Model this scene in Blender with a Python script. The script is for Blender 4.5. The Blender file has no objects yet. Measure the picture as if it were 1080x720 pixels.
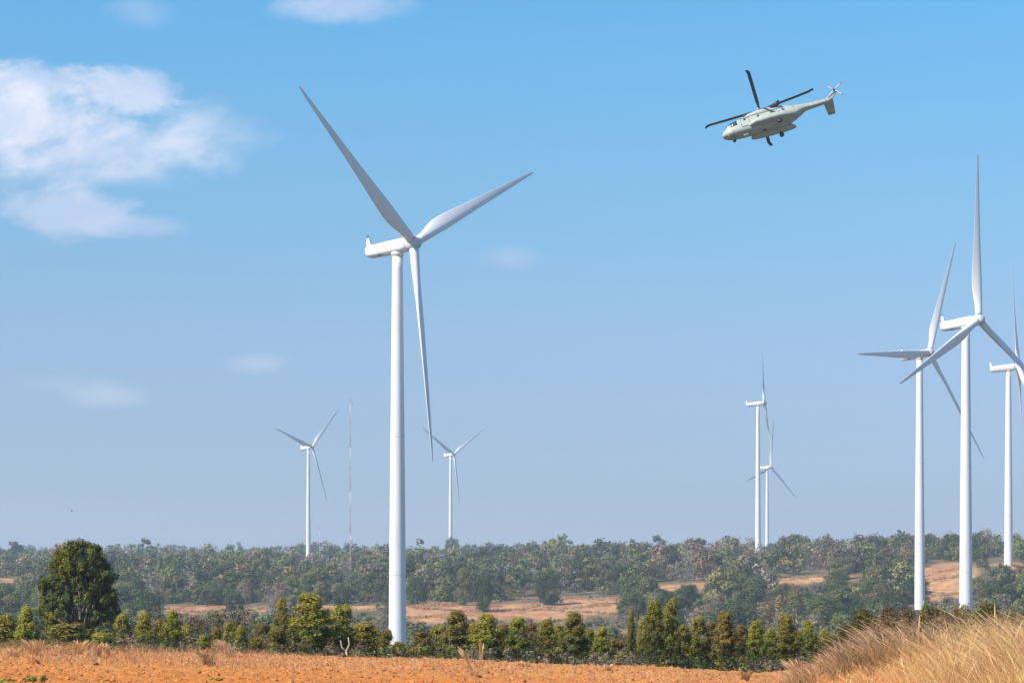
import bpy, math, random
import numpy as np
from mathutils import Matrix, Vector
R_ = math.radians
sc = bpy.context.scene
C = sc.collection

# ------------------------------------------------------------ camera
F = 2700.0            # focal length in photo pixels (photo 1080 wide)
Y0 = 582.0            # photo row of the horizon; the eye is the world origin
cam = bpy.data.cameras.new('camera')
cam.sensor_width = 36; cam.lens = F / 1080 * 36
cam.shift_y = (Y0 - 360) / 1080
cam.clip_start = 0.5; cam.clip_end = 40000
co = bpy.data.objects.new('camera', cam); C.objects.link(co)
co.rotation_euler = (R_(90), 0, 0)
sc.camera = co

# ------------------------------------------------------------ sky and sun
SUN_AZ, SUN_EL = 238.0, 42.0       # azimuth clockwise from +Y (camera looks along +Y)
w = bpy.data.worlds.new('World'); sc.world = w; w.use_nodes = True
nt = w.node_tree; N = nt.nodes; L = nt.links
for n in list(N): N.remove(n)
def node(nt, typ, **k):
    n = nt.nodes.new(typ)
    ins = k.pop('ins', {})
    for a, b in k.items(): setattr(n, a, b)
    for a, b in ins.items(): n.inputs[a].default_value = b
    return n
def mth(nt, op, a, b=None, clamp=False):
    n = nt.nodes.new('ShaderNodeMath'); n.operation = op; n.use_clamp = clamp
    for i, v in enumerate((a, b)):
        if v is None: continue
        if isinstance(v, (int, float)): n.inputs[i].default_value = v
        else: nt.links.new(v, n.inputs[i])
    return n.outputs[0]
sky = node(nt, 'ShaderNodeTexSky', sky_type='NISHITA', sun_disc=False, sun_elevation=R_(SUN_EL),
           sun_rotation=R_(SUN_AZ), altitude=300, air_density=1.0, dust_density=0.2, ozone_density=2.2)
hsv = node(nt, 'ShaderNodeHueSaturation', ins={'Hue': 0.5, 'Saturation': 1.12, 'Value': 1.0})
L.new(sky.outputs[0], hsv.inputs['Color'])
tc = node(nt, 'ShaderNodeTexCoord'); sx = node(nt, 'ShaderNodeSeparateXYZ'); L.new(tc.outputs['Generated'], sx.inputs[0])
ym = mth(nt, 'MAXIMUM', sx.outputs[1], 0.05)
U = mth(nt, 'DIVIDE', sx.outputs[0], ym); V = mth(nt, 'DIVIDE', sx.outputs[2], ym)
cmb = node(nt, 'ShaderNodeCombineXYZ'); L.new(U, cmb.inputs[0])
L.new(mth(nt, 'MULTIPLY', V, 1.7), cmb.inputs[1])
nz = node(nt, 'ShaderNodeTexNoise', ins={'Scale': 16.0, 'Detail': 9.0, 'Roughness': 0.6, 'Distortion': 0.3})
L.new(cmb.outputs[0], nz.inputs['Vector'])
nz2 = node(nt, 'ShaderNodeTexNoise', ins={'Scale': 45.0, 'Detail': 8.0, 'Roughness': 0.6, 'Distortion': 0.2})
L.new(cmb.outputs[0], nz2.inputs['Vector'])
dens = None
# clouds: azimuth and elevation tangents, half sizes, strength, noise weight, edge gain
def px(a): return (a - 540) / F
def py(b): return (Y0 - b) / F
CL = [(0, 128, 170, 62, .72, .9, 1.35), (135, 100, 70, 30, .62, .95, 2.2), (40, 88, 60, 26, .5, .95, 2.0), (95, 160, 175, 50, .60, .8, 1.2),
      (215, 138, 95, 42, .36, .85, 1.0), (72, 225, 92, 38, .64, .9, 2.0), (132, 238, 75, 17, .38, .85, 1.6),
      (365, 4, 95, 24, .55, .8, 1.3), (152, 14, 46, 26, .26, .8, 1.0), (540, 272, 44, 17, .24, .7, 1.0),
      (268, 383, 52, 15, .24, .7, 1.1), (105, 418, 50, 18, .24, .7, 1.0), (60, 405, 60, 14, .10, .7, 1.0), (40, 185, 130, 60, .22, .8, .9)]
nA = mth(nt, 'SUBTRACT', nz.outputs[0], 0.5); nB = mth(nt, 'SUBTRACT', nz2.outputs[0], 0.5)
nn = mth(nt, 'ADD', mth(nt, 'MULTIPLY', nA, 2.3), mth(nt, 'MULTIPLY', nB, .8))
for (cx, cy, rx, ry, amp, nw, gain) in CL:
    a = mth(nt, 'DIVIDE', mth(nt, 'SUBTRACT', U, px(cx)), rx / F)
    b = mth(nt, 'DIVIDE', mth(nt, 'SUBTRACT', V, py(cy)), ry / F)
    r = mth(nt, 'SQRT', mth(nt, 'ADD', mth(nt, 'MULTIPLY', a, a), mth(nt, 'MULTIPLY', b, b)))
    f = mth(nt, 'SUBTRACT', 1.0, r)
    f = mth(nt, 'ADD', f, mth(nt, 'MULTIPLY', nn, nw))
    f = mth(nt, 'MULTIPLY', f, gain, clamp=True)
    f = mth(nt, 'MULTIPLY', mth(nt, 'MULTIPLY', mth(nt, 'MULTIPLY', f, f), mth(nt, 'SUBTRACT', 3.0, mth(nt, 'MULTIPLY', f, 2.0))), amp)
    inv = mth(nt, 'SUBTRACT', 1.0, f)
    dens = inv if dens is None else mth(nt, 'MULTIPLY', dens, inv)
dens = mth(nt, 'SUBTRACT', 1.0, dens)
dens = mth(nt, 'MULTIPLY', dens, mth(nt, 'GREATER_THAN', sx.outputs[1], 0.1))
# cloud tone: a little brighter where thick and high noise
CB = 8.0
ramp = node(nt, 'ShaderNodeValToRGB')
ramp.color_ramp.elements[0].color = (.60, .66, .86, 1); ramp.color_ramp.elements[0].position = .35
ramp.color_ramp.elements[1].color = (.95, .93, 1.0, 1); ramp.color_ramp.elements[1].position = .68
L.new(mth(nt, 'ADD', mth(nt, 'ADD', mth(nt, 'MULTIPLY', nz.outputs[0], .8), mth(nt, 'MULTIPLY', nA, .4)), mth(nt, 'ADD', .03, mth(nt, 'MULTIPLY', mth(nt, 'SINE', mth(nt, 'MULTIPLY', mth(nt, 'SUBTRACT', V, .145), 62.0)), .13))), ramp.inputs[0])
cs = node(nt, 'ShaderNodeVectorMath', operation='SCALE', ins={'Scale': CB}); L.new(ramp.outputs[0], cs.inputs[0])
mx = node(nt, 'ShaderNodeMix', data_type='RGBA'); L.new(dens, mx.inputs[0]); 
SKYFIX = [(0, 0.286, 0.345, 0.506), (0.024, 0.286, 0.345, 0.506), (0.092, 0.22, 0.277, 0.445), (0.195, 0.236, 0.281, 0.415), (0.354, 0.288, 0.333, 0.426), (0.529, 0.293, 0.409, 0.462), (0.66, 0.289, 0.454, 0.504), (0.829, 0.26, 0.501, 0.564), (1, 0.26, 0.501, 0.564)]
skr = node(nt, 'ShaderNodeValToRGB'); el_ = skr.color_ramp.elements
for i, (p_, a_, b_, c_) in enumerate(SKYFIX):
    e_ = el_[i] if i < 2 else el_.new(p_)
    e_.position = p_; e_.color = (a_, b_, c_, 1)
L.new(mth(nt, 'DIVIDE', sx.outputs[2], .25, clamp=True), skr.inputs[0])
skm = node(nt, 'ShaderNodeMix', data_type='RGBA', blend_type='MULTIPLY', ins={0: 1.0}); skm.clamp_factor = False
L.new(hsv.outputs[0], skm.inputs[6]); L.new(skr.outputs[0], skm.inputs[7])
sk2 = node(nt, 'ShaderNodeVectorMath', operation='SCALE', ins={'Scale': 2.0}); L.new(skm.outputs[2], sk2.inputs[0])
L.new(sk2.outputs[0], mx.inputs[6]); L.new(cs.outputs[0], mx.inputs[7])
bg = node(nt, 'ShaderNodeBackground', ins={'Strength': 0.105}); L.new(mx.outputs[2], bg.inputs[0])
wo = node(nt, 'ShaderNodeOutputWorld'); L.new(bg.outputs[0], wo.inputs[0])

sd = bpy.data.lights.new('sun', 'SUN'); sd.energy = 4.9; sd.angle = R_(0.5); sd.color = (1.0, .93, .82)
so = bpy.data.objects.new('sun', sd); C.objects.link(so)
saz, sel = R_(SUN_AZ), R_(SUN_EL)
sv = Vector((math.sin(saz) * math.cos(sel), math.cos(saz) * math.cos(sel), math.sin(sel)))
so.rotation_euler = sv.to_track_quat('Z', 'Y').to_euler(); so.location = (-50, -50, 80)
sc.view_settings.view_transform = 'Standard'; sc.view_settings.look = 'None'
sc.view_settings.gamma = 1; sc.view_settings.use_curve_mapping = False
sc.view_settings.exposure = 0.42
sc.render.engine = 'CYCLES'
sc.cycles.max_bounces = 5; sc.cycles.diffuse_bounces = 3; sc.cycles.volume_bounces = 1
sc.cycles.transmission_bounces = 2; sc.cycles.use_denoising = True
sc.cycles.use_adaptive_sampling = True; sc.cycles.adaptive_threshold = 0.01

# ------------------------------------------------------------ haze (homogeneous air)
HAZE_DENS = 0.000145
# ------------------------------------------------------------ helpers
rng = np.random.default_rng(7)
random.seed(7)
def tag(o, label=None, cat=None, group=None, kind=None):
    if label: o['label'] = label
    if cat: o['category'] = cat
    if group: o['group'] = group
    if kind: o['kind'] = kind
    return o
def mesh_np(name, V, Fc, mat, col=None, smooth=False):
    """V (n,3); Fc (m,k) all faces with k corners (or list of such arrays)."""
    me = bpy.data.meshes.new(name)
    if not isinstance(Fc, list): Fc = [Fc]
    Fc = [f for f in Fc if len(f)]
    nl = sum(f.size for f in Fc); nf = sum(len(f) for f in Fc)
    me.vertices.add(len(V)); me.vertices.foreach_set('co', np.asarray(V, np.float32).ravel())
    me.loops.add(nl); me.loops.foreach_set('vertex_index', np.concatenate([f.ravel() for f in Fc]).astype(np.int32))
    me.polygons.add(nf)
    tot = np.concatenate([np.full(len(f), f.shape[1], np.int32) for f in Fc])
    st = np.concatenate([[0], np.cumsum(tot)[:-1]]).astype(np.int32)
    me.polygons.foreach_set('loop_start', st); me.polygons.foreach_set('loop_total', tot)
    if smooth: me.polygons.foreach_set('use_smooth', np.ones(nf, bool))
    me.update(calc_edges=True)
    if col is not None:
        at = me.color_attributes.new('Col', 'FLOAT_COLOR', 'POINT')
        c4 = np.ones((len(V), 4), np.float32); c4[:, :3] = col
        at.data.foreach_set('color', c4.ravel())
    if mat: me.materials.append(mat)
    return me
def obj(name, me, parent=None):
    o = bpy.data.objects.new(name, me); C.objects.link(o)
    if parent: o.parent = parent
    return o
def empty(name, loc, rz=0):
    o = bpy.data.objects.new(name, None); C.objects.link(o)
    o.location = loc; o.rotation_euler = (0, 0, rz); o.empty_display_size = .5
    return o
def copy_tree(o, parent=None):
    c = o.copy(); C.objects.link(c)
    if parent: c.parent = parent
    for ch in list(o.children): copy_tree(ch, c)
    return c
def loft(rings, caps=True, close=True):
    """rings: list of (k,3) arrays -> V, faces"""
    k = len(rings[0]); V = np.concatenate(rings); Fq = []
    for i in range(len(rings) - 1):
        a = i * k; b = a + k
        for j in range(k if close else k - 1):
            j2 = (j + 1) % k
            Fq.append((a + j, a + j2, b + j2, b + j))
    Fq = [np.array(Fq)]
    if caps:
        n = len(V); c0 = rings[0].mean(0); c1 = rings[-1].mean(0)
        V = np.concatenate([V, [c0], [c1]])
        e = len(rings) * k - k
        T = [(n, (j + 1) % k, j) for j in range(k)] + [(n + 1, e + j, e + (j + 1) % k) for j in range(k)]
        Fq.append(np.array(T))
    return V, Fq
class MB:
    """collects pieces into one mesh"""
    def __init__(s): s.V = []; s.Q = []; s.T = []; s.n = 0; s.c = []
    def add(s, V, Fl, col=(1, 1, 1)):
        if not isinstance(Fl, list): Fl = [Fl]
        for f in Fl:
            if len(f): (s.Q if f.shape[1] == 4 else s.T).append(f + s.n)
        s.V.append(V); s.n += len(V)
        s.c.append(np.tile(np.array(col, float), (len(V), 1)) if np.ndim(col) == 1 else col)
    def tube(s, P, Rr, k=6, col=(1, 1, 1), caps=True):
        P = np.asarray(P, float); Rr = np.broadcast_to(np.asarray(Rr, float), (len(P),)); rings = []
        ref = np.array([0.31, 0.52, 0.8])
        for i in range(len(P)):
            t = P[min(i + 1, len(P) - 1)] - P[max(i - 1, 0)]; t = t / (np.linalg.norm(t) + 1e-9)
            u = np.cross(t, ref); 
            if np.linalg.norm(u) < .1: u = np.cross(t, (1, 0, 0))
            u /= np.linalg.norm(u); v = np.cross(t, u)
            a = np.arange(k) * 2 * np.pi / k
            rings.append(P[i] + Rr[i] * (np.cos(a)[:, None] * u + np.sin(a)[:, None] * v))
        V, Fl = loft(rings, caps); s.add(V, Fl, col)
    def box(s, c, h, col=(1, 1, 1), rot=None):
        V = np.array([(x, y, z) for x in (-1, 1) for y in (-1, 1) for z in (-1, 1)], float) * h
        if rot is not None: V = V @ np.array(rot).T
        Fq = np.array([(0, 1, 3, 2), (4, 6, 7, 5), (0, 4, 5, 1), (2, 3, 7, 6), (0, 2, 6, 4), (1, 5, 7, 3)])
        s.add(V + np.array(c), Fq, col)
    def mesh(s, name, mat, smooth=False):
        Fl = []
        if s.Q: Fl.append(np.concatenate(s.Q))
        if s.T: Fl.append(np.concatenate(s.T))
        return mesh_np(name, np.concatenate(s.V), Fl, mat, np.concatenate(s.c), smooth)
    def build(s, name, mat, parent=None, smooth=False): return obj(name, s.mesh(name, mat, smooth), parent)

# ------------------------------------------------------------ materials
def mat(name, base=(.8, .8, .8), rough=.6, spec=.4, metallic=0):
    m = bpy.data.materials.new(name); m.use_nodes = True
    p = m.node_tree.nodes['Principled BSDF']
    p.inputs['Base Color'].default_value = (*base, 1); p.inputs['Roughness'].default_value = rough
    p.inputs['Specular IOR Level'].default_value = spec; p.inputs['Metallic'].default_value = metallic
    return m, m.node_tree, p
def leaf_mat(name, transl=.28, objvar=True):
    m, t, p = mat(name, rough=.75, spec=.12)
    at = node(t, 'ShaderNodeAttribute', attribute_name='Col')
    src = at.outputs['Color']
    if objvar:
        oi = node(t, 'ShaderNodeObjectInfo')
        h = node(t, 'ShaderNodeHueSaturation')
        t.links.new(mth(t, 'ADD', mth(t, 'MULTIPLY', oi.outputs['Random'], .045), .478), h.inputs['Hue'])
        r2 = mth(t, 'FRACT', mth(t, 'MULTIPLY', oi.outputs['Random'], 17.3))
        t.links.new(mth(t, 'ADD', mth(t, 'MULTIPLY', r2, .5), .78), h.inputs['Value'])
        t.links.new(src, h.inputs['Color']); src = h.outputs['Color']
    t.links.new(src, p.inputs['Base Color'])
    tr = node(t, 'ShaderNodeBsdfTranslucent'); t.links.new(src, tr.inputs[0])
    mx = node(t, 'ShaderNodeMixShader', ins={0: transl}); t.links.new(p.outputs[0], mx.inputs[1]); t.links.new(tr.outputs[0], mx.inputs[2])
    t.links.new(mx.outputs[0], t.nodes['Material Output'].inputs[0])
    return m
M_leaf = leaf_mat('foliage'); M_wood_far = leaf_mat('far_wood_foliage', .2, False)
M_grass = leaf_mat('dry_grass', .3, False)
M_bark, t, p = mat('bark', (.16, .115, .08), .9, .1)
at = node(t, 'ShaderNodeAttribute', attribute_name='Col'); nz_ = node(t, 'ShaderNodeTexNoise', ins={'Scale': 6.0, 'Detail': 5.0})
mm = node(t, 'ShaderNodeMix', data_type='RGBA', blend_type='MULTIPLY', ins={0: .6}); t.links.new(at.outputs[0], mm.inputs[6]); t.links.new(nz_.outputs[0], mm.inputs[7]); t.links.new(mm.outputs[2], p.inputs['Base Color'])
def paint(name, base, dirt_or_bounce=(.45, .42, .38), amt=.25, scale=.6, rough=.42):
    m, t, p = mat(name, base, rough, .45)
    tc = node(t, 'ShaderNodeTexCoord'); mp = node(t, 'ShaderNodeMapping'); mp.inputs['Scale'].default_value = (1, 1, .12)
    t.links.new(tc.outputs['Object'], mp.inputs[0])
    n1 = node(t, 'ShaderNodeTexNoise', ins={'Scale': scale, 'Detail': 7.0, 'Roughness': .65}); t.links.new(mp.outputs[0], n1.inputs[0])
    r = node(t, 'ShaderNodeMapRange', ins={1: .5, 2: .8, 3: 0.0, 4: amt}); t.links.new(n1.outputs[0], r.inputs[0])
    mx = node(t, 'ShaderNodeMix', data_type='RGBA'); t.links.new(r.outputs[0], mx.inputs[0])
    mx.inputs[6].default_value = (*base, 1); mx.inputs[7].default_value = (*dirt_or_bounce, 1)
    t.links.new(mx.outputs[2], p.inputs['Base Color'])
    return m
M_tower = paint('tower_paint', (.80, .79, .79), (.45, .42, .38), .4, .5); M_nac = paint('nacelle_paint', (.80, .79, .79), (.5, .4, .36), .35, 1.2)
M_blade = paint('blade_paint', (.80, .79, .80), (.42, .40, .40), .3, .5, .5)
M_hub = paint('hub_paint', (.56, .57, .57)); M_dark = mat('dark_metal', (.05, .05, .055), .5)[0]
M_seam = mat('seam_sealant', (.52, .52, .53), .6)[0]

# ------------------------------------------------------------ terrain
COLX = np.array([-400, 0, 200, 430, 640, 850, 950, 1020, 1080, 1500.])
ROWS = {  # distance: photo row on which bare ground shows, per column
 590: [722, 722, 722, 722, 720, 716, 714, 712, 712, 712],
 750: [690, 684, 682, 680, 680, 688, 692, 694, 690, 690],
 900: [665, 662, 660, 660, 662, 666, 662, 664, 660, 655],
 1010: [650, 646, 643, 643, 645, 649, 642, 640, 634, 630],
 1150: [634, 630, 629, 630, 630, 624, 618, 612, 606, 604],
 1290: [620, 618, 617, 618, 615, 607, 600, 595, 596, 594],
 1500: [609, 609, 608, 607, 600, 593, 590, 589, 590, 590],
 1870: [601, 600, 599, 598, 590, 583, 583, 584, 585, 585],
 2300: [594, 593, 592, 592, 589, 587, 587, 587, 587, 587],
 3200: [587, 586, 586, 586, 584, 585, 585, 585, 585, 585],
 5000: [584, 584, 583.5, 583.5, 583.5, 583.5, 583.5, 583.5, 583.5, 583.5],
 12000: [583.2] * 10}
def cubic_near(): pass
DY = [0, 40, 58, 66, 80, 130, 200, 400]
def crest(pxc):   # height of the field at its crest, by column
    return -(np.interp(pxc, [-400, 0, 200, 430, 640, 850, 1500], [678, 688, 692, 698.5, 707, 718, 745]) - Y0) * 58 / F
ZT = []
for d in DY:
    c = crest(COLX)
    if d <= 58: z = c
    elif d == 66: z = c - .28
    elif d == 80: z = c - 1.5
    elif d == 130: z = np.full(10, -7.3)
    elif d == 200: z = np.full(10, -11.0)
    else: z = np.full(10, -21.0)
    ZT.append(z)
DD = list(DY)
for d, r in ROWS.items(): DD.append(d); ZT.append(-(np.array(r) - Y0) * d / F)
DD.append(40000); ZT.append(np.full(10, -9.0))
DD = np.array(DD, float); ZT = np.array(ZT)
def smooth_noise(x, y, s, seed):
    r = np.random.default_rng(seed); out = 0
    for i in range(5):
        a = r.uniform(0, 6.28); f = (1 + .6 * i) / s; out = out + np.sin((x * np.cos(a) + y * np.sin(a)) * f * 6.28 + r.uniform(0, 6.28)) / (1 + .6 * i)
    return out / 2.2
def ground_z(x, y):
    x = np.asarray(x, float); y = np.asarray(y, float)
    yy = np.maximum(y, 0.0)
    pxc = np.clip(540 + F * x / np.maximum(yy, 58), -400, 1500)
    i = np.clip(np.searchsorted(DD, yy, 'right') - 1, 0, len(DD) - 2)
    t = (yy - DD[i]) / (DD[i + 1] - DD[i])
    j = np.clip(np.searchsorted(COLX, pxc, 'right') - 1, 0, len(COLX) - 2)
    s = (pxc - COLX[j]) / (COLX[j + 1] - COLX[j]); s = s * s * (3 - 2 * s)
    z = (ZT[i, j] * (1 - s) + ZT[i, j + 1] * s) * (1 - t) + (ZT[i + 1, j] * (1 - s) + ZT[i + 1, j + 1] * s) * t
    # grassy bank at the right of the field
    m = np.clip((x - 6.0) / 3.2, 0, 1); m = m * m * (3 - 2 * m)
    k = np.clip(1 - (yy - 62) / 14, 0, 1)
    z = z + m * k * .62
    amp = np.clip((yy - 300) / 600, 0, 1)
    return z + amp * 1.1 * smooth_noise(x, y, 160, 3) + np.clip((yy - 80) / 100, 0, 1) * .35 * smooth_noise(x, y, 35, 5)
def gz(x, y): return float(ground_z(np.array([x]), np.array([y]))[0])
def at(pxc, d):
    """point on the ground at distance d on the column pxc"""
    x = (pxc - 540) * d / F
    return (x, d, gz(x, d))
def dist_for(pxc, row, lo=760, hi=1700):
    """distance at which bare ground shows on the row"""
    best = lo
    for d in np.arange(lo, hi, 10.0):
        z = gz((pxc - 540) * d / F, d)
        if Y0 - F * z / d <= row: return float(d)
    return float(hi)
# open dry fields in the valley: px centre, distance, half px, half distance
OPEN = [(540, 1010, 120, 80), (630, 1090, 42, 50), (465, 970, 45, 60), (790, 1190, 20, 40), (715, 1225, 60, 60), (868, 1250, 32, 36), (835, 1250, 18, 22),
        (1000, 1200, 32, 170), (200, 1030, 48, 18), (3, 1400, 14, 60), (372, 1030, 48, 20), (1065, 1310, 30, 60), (660, 800, 40, 70), (272, 1015, 16, 12), (-200, 1100, 90, 60), (1300, 1100, 120, 90)]
def open_mask(x, y):
    pxc = 540 + F * x / np.maximum(y, 50)
    v = np.full(np.shape(x), -9.0)
    for (a, b, ra, rb) in OPEN:
        r = np.sqrt(((pxc - a) / ra) ** 2 + ((y - b) / rb) ** 2); v = np.maximum(v, 1 - r)
    v = v + .16 * smooth_noise(x, y, 60, 9) + .1 * smooth_noise(x, y * .4, 14, 12)
    return np.clip(v * 5 + .4, 0, 1)

def build_ground():
    ys = np.concatenate([np.arange(-60, 60, 10), np.arange(60, 100, 4), np.geomspace(100, 12000, 220)])
    us = np.concatenate([np.linspace(-3, -.32, 22), np.linspace(-.3, .3, 241), np.linspace(.32, 3, 22)])
    X = us[None, :] * (np.abs(ys[:, None]) + 60); Yg = np.repeat(ys[:, None], len(us), 1)
    Z = ground_z(X, Yg)
    near = np.clip((70 - Yg) / 6, 0, 1); Z = Z - near * .35      # the ploughed sheet lies above this
    x, y = X.ravel(), Yg.ravel()
    om = open_mask(x, y)[:, None]
    n1 = (smooth_noise(x, y, 22, 21) * .5 + .5)[:, None]
    n2 = (smooth_noise(x, y * .35, 9, 22) * .5 + .5)[:, None]
    forest = np.array([.12, .10, .055]) * (1 - n1) + np.array([.20, .145, .09]) * n1
    straw = np.array([.60, .34, .16]) * (1 - n2) + np.array([.45, .22, .10]) * n2
    red = np.array([.40, .16, .08])
    straw = straw * (1 - .5 * (n1 > .62)) + red * .5 * (n1 > .62)
    colr = forest * (1 - om) + straw * om
    k = np.clip((95 - y) / 20, 0, 1)[:, None]
    colr = colr * (1 - k) + np.array([.50, .19, .075]) * k
    ny, nx = X.shape
    i, j = np.meshgrid(np.arange(ny - 1), np.arange(nx - 1), indexing='ij'); a = (i * nx + j).ravel()
    Fq = np.stack([a, a + 1, a + nx + 1, a + nx], 1)
    m, t, p = mat('valley_ground', rough=.95, spec=.1)
    at_ = node(t, 'ShaderNodeAttribute', attribute_name='Col')
    tc = node(t, 'ShaderNodeTexCoord')
    mp = node(t, 'ShaderNodeMapping'); mp.inputs['Scale'].default_value = (.22, .06, 1); t.links.new(tc.outputs['Object'], mp.inputs[0])
    n_ = node(t, 'ShaderNodeTexNoise', ins={'Scale': 1.0, 'Detail': 8.0, 'Roughness': .7}); t.links.new(mp.outputs[0], n_.inputs[0])
    r = node(t, 'ShaderNodeMapRange', ins={1: .3, 2: .7, 3: .55, 4: 1.4}); t.links.new(n_.outputs[0], r.inputs[0])
    s = node(t, 'ShaderNodeVectorMath', operation='SCALE'); t.links.new(at_.outputs[0], s.inputs[0]); t.links.new(r.outputs[0], s.inputs['Scale'])
    t.links.new(s.outputs[0], p.inputs['Base Color'])
    o = obj('ground', mesh_np('ground', np.stack([x, y, Z.ravel()], 1), Fq, m, colr, True)); tag(o, kind='structure')
build_ground()

def clod_height(x, y, r=np.random.default_rng(11)):
    # furrows run slantwise; clods break them up
    ph = (x * .86 + y * .51)
    h = .028 * np.abs(np.sin(ph * math.pi / .36 + 1.2 * smooth_noise(x, y, 1.7, 31)))
    h2 = smooth_noise(x, y, .33, 32) * .5 + smooth_noise(x, y, .19, 33) * .35 + smooth_noise(x, y, .8, 34) * .4
    return h * 1.3 + .016 * h2
def build_field():
    xs = np.arange(-17, 17.01, .07); ys = np.arange(33, 69.5, .085)
    X, Yg = np.meshgrid(xs, ys); x, y = X.ravel(), Yg.ravel()
    z = ground_z(x, y) + clod_height(x, y) + rng.normal(0, .020, x.shape) * (.5 + rng.uniform(0, 1, x.shape))
    edge = np.clip((np.abs(x) - 16.3) / .7, 0, 1) + np.clip((34 - y) / 1, 0, 1) + np.clip((y - 68.5) / 1, 0, 1)
    z = z - .6 * edge
    m, t, p = mat('ploughed_soil', rough=.97, spec=.08)
    tc = node(t, 'ShaderNodeTexCoord')
    n1 = node(t, 'ShaderNodeTexNoise', ins={'Scale': 1.3, 'Detail': 6.0, 'Roughness': .6}); t.links.new(tc.outputs['Object'], n1.inputs[0])
    n2 = node(t, 'ShaderNodeTexNoise', ins={'Scale': 11.0, 'Detail': 8.0, 'Roughness': .8}); t.links.new(tc.outputs['Object'], n2.inputs[0])
    cr = node(t, 'ShaderNodeValToRGB'); e = cr.color_ramp.elements
    e[0].position = .32; e[0].color = (.34, .105, .024, 1); e[1].position = .72; e[1].color = (.66, .285, .092, 1)
    t.links.new(mth(t, 'ADD', mth(t, 'MULTIPLY', n1.outputs[0], .5), mth(t, 'MULTIPLY', n2.outputs[0], .5)), cr.inputs[0])
    # pale straw litter towards the crest
    sxy = node(t, 'ShaderNodeSeparateXYZ'); t.links.new(tc.outputs['Object'], sxy.inputs[0])
    k = node(t, 'ShaderNodeMapRange', ins={1: 48.5, 2: 55.0, 3: 0.0, 4: .8}); t.links.new(sxy.outputs[1], k.inputs[0])
    n3 = node(t, 'ShaderNodeTexNoise', ins={'Scale': 5.0, 'Detail': 7.0, 'Roughness': .75}); t.links.new(tc.outputs['Object'], n3.inputs[0])
    k2 = mth(t, 'MULTIPLY', k.outputs[0], mth(t, 'MULTIPLY', mth(t, 'SUBTRACT', n3.outputs[0], .38), 3.2, clamp=True))
    mx = node(t, 'ShaderNodeMix', data_type='RGBA'); t.links.new(k2, mx.inputs[0]); t.links.new(cr.outputs[0], mx.inputs[6]); mx.inputs[7].default_value = (.64, .38, .19, 1)
    n5 = node(t, 'ShaderNodeTexNoise', ins={'Scale': .45, 'Detail': 5.0, 'Roughness': .65}); t.links.new(tc.outputs['Object'], n5.inputs[0])
    pr_ = node(t, 'ShaderNodeMapRange', ins={1: .42, 2: .62, 3: .0, 4: .5}); t.links.new(n5.outputs[0], pr_.inputs[0])
    mx5 = node(t, 'ShaderNodeMix', data_type='RGBA'); t.links.new(pr_.outputs[0], mx5.inputs[0]); t.links.new(mx.outputs[2], mx5.inputs[6]); mx5.inputs[7].default_value = (.62, .21, .05, 1)
    t.links.new(mx5.outputs[2], p.inputs['Base Color'])
    ny, nx = X.shape
    i, j = np.meshgrid(np.arange(ny - 1), np.arange(nx - 1), indexing='ij'); a = (i * nx + j).ravel()
    Fq = np.stack([a, a + 1, a + nx + 1, a + nx], 1)
    tag(obj('ploughed_field', mesh_np('ploughed_field', np.stack([x, y, z], 1), Fq, m, None, True)), kind='structure')
    # loose clods
    n = 9000
    cx = rng.uniform(-13.5, 8.5, n); cy = rng.uniform(42, 62, n)
    s = rng.gamma(1.6, .009, n) + .010
    base = np.array([(1, 0, 0), (-1, 0, 0), (0, 1, 0), (0, -1, 0), (0, 0, 1), (0, 0, -1)], float)
    tri = np.array([(0, 2, 4), (2, 1, 4), (1, 3, 4), (3, 0, 4), (2, 0, 5), (1, 2, 5), (3, 1, 5), (0, 3, 5)])
    V = base[None] * s[:, None, None] * rng.uniform(.6, 1.3, (n, 6, 1)); 
    th = rng.uniform(0, 6.28, n); c_, s_ = np.cos(th)[:, None], np.sin(th)[:, None]
    V = np.stack([V[..., 0] * c_ - V[..., 1] * s_ * 1.3, V[..., 0] * s_ + V[..., 1] * c_, V[..., 2] * .8], -1)
    V += np.stack([cx, cy, ground_z(cx, cy) + clod_height(cx, cy) + .012], 1)[:, None]
    T = (tri[None] + 6 * np.arange(n)[:, None, None]).reshape(-1, 3)
    colr = np.repeat(np.array([.50, .20, .065]) * rng.uniform(.6, 1.35, (n, 1)), 6, 0)
    m2, t, p = mat('soil_clods', rough=.97, spec=.08); a_ = node(t, 'ShaderNodeAttribute', attribute_name='Col'); t.links.new(a_.outputs[0], p.inputs[0])
    tag(obj('soil_clods', mesh_np('soil_clods', V.reshape(-1, 3), T, m2, colr)), 'small orange soil clods strewn over the ploughed field', 'clods', kind='stuff')
build_field()

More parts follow.
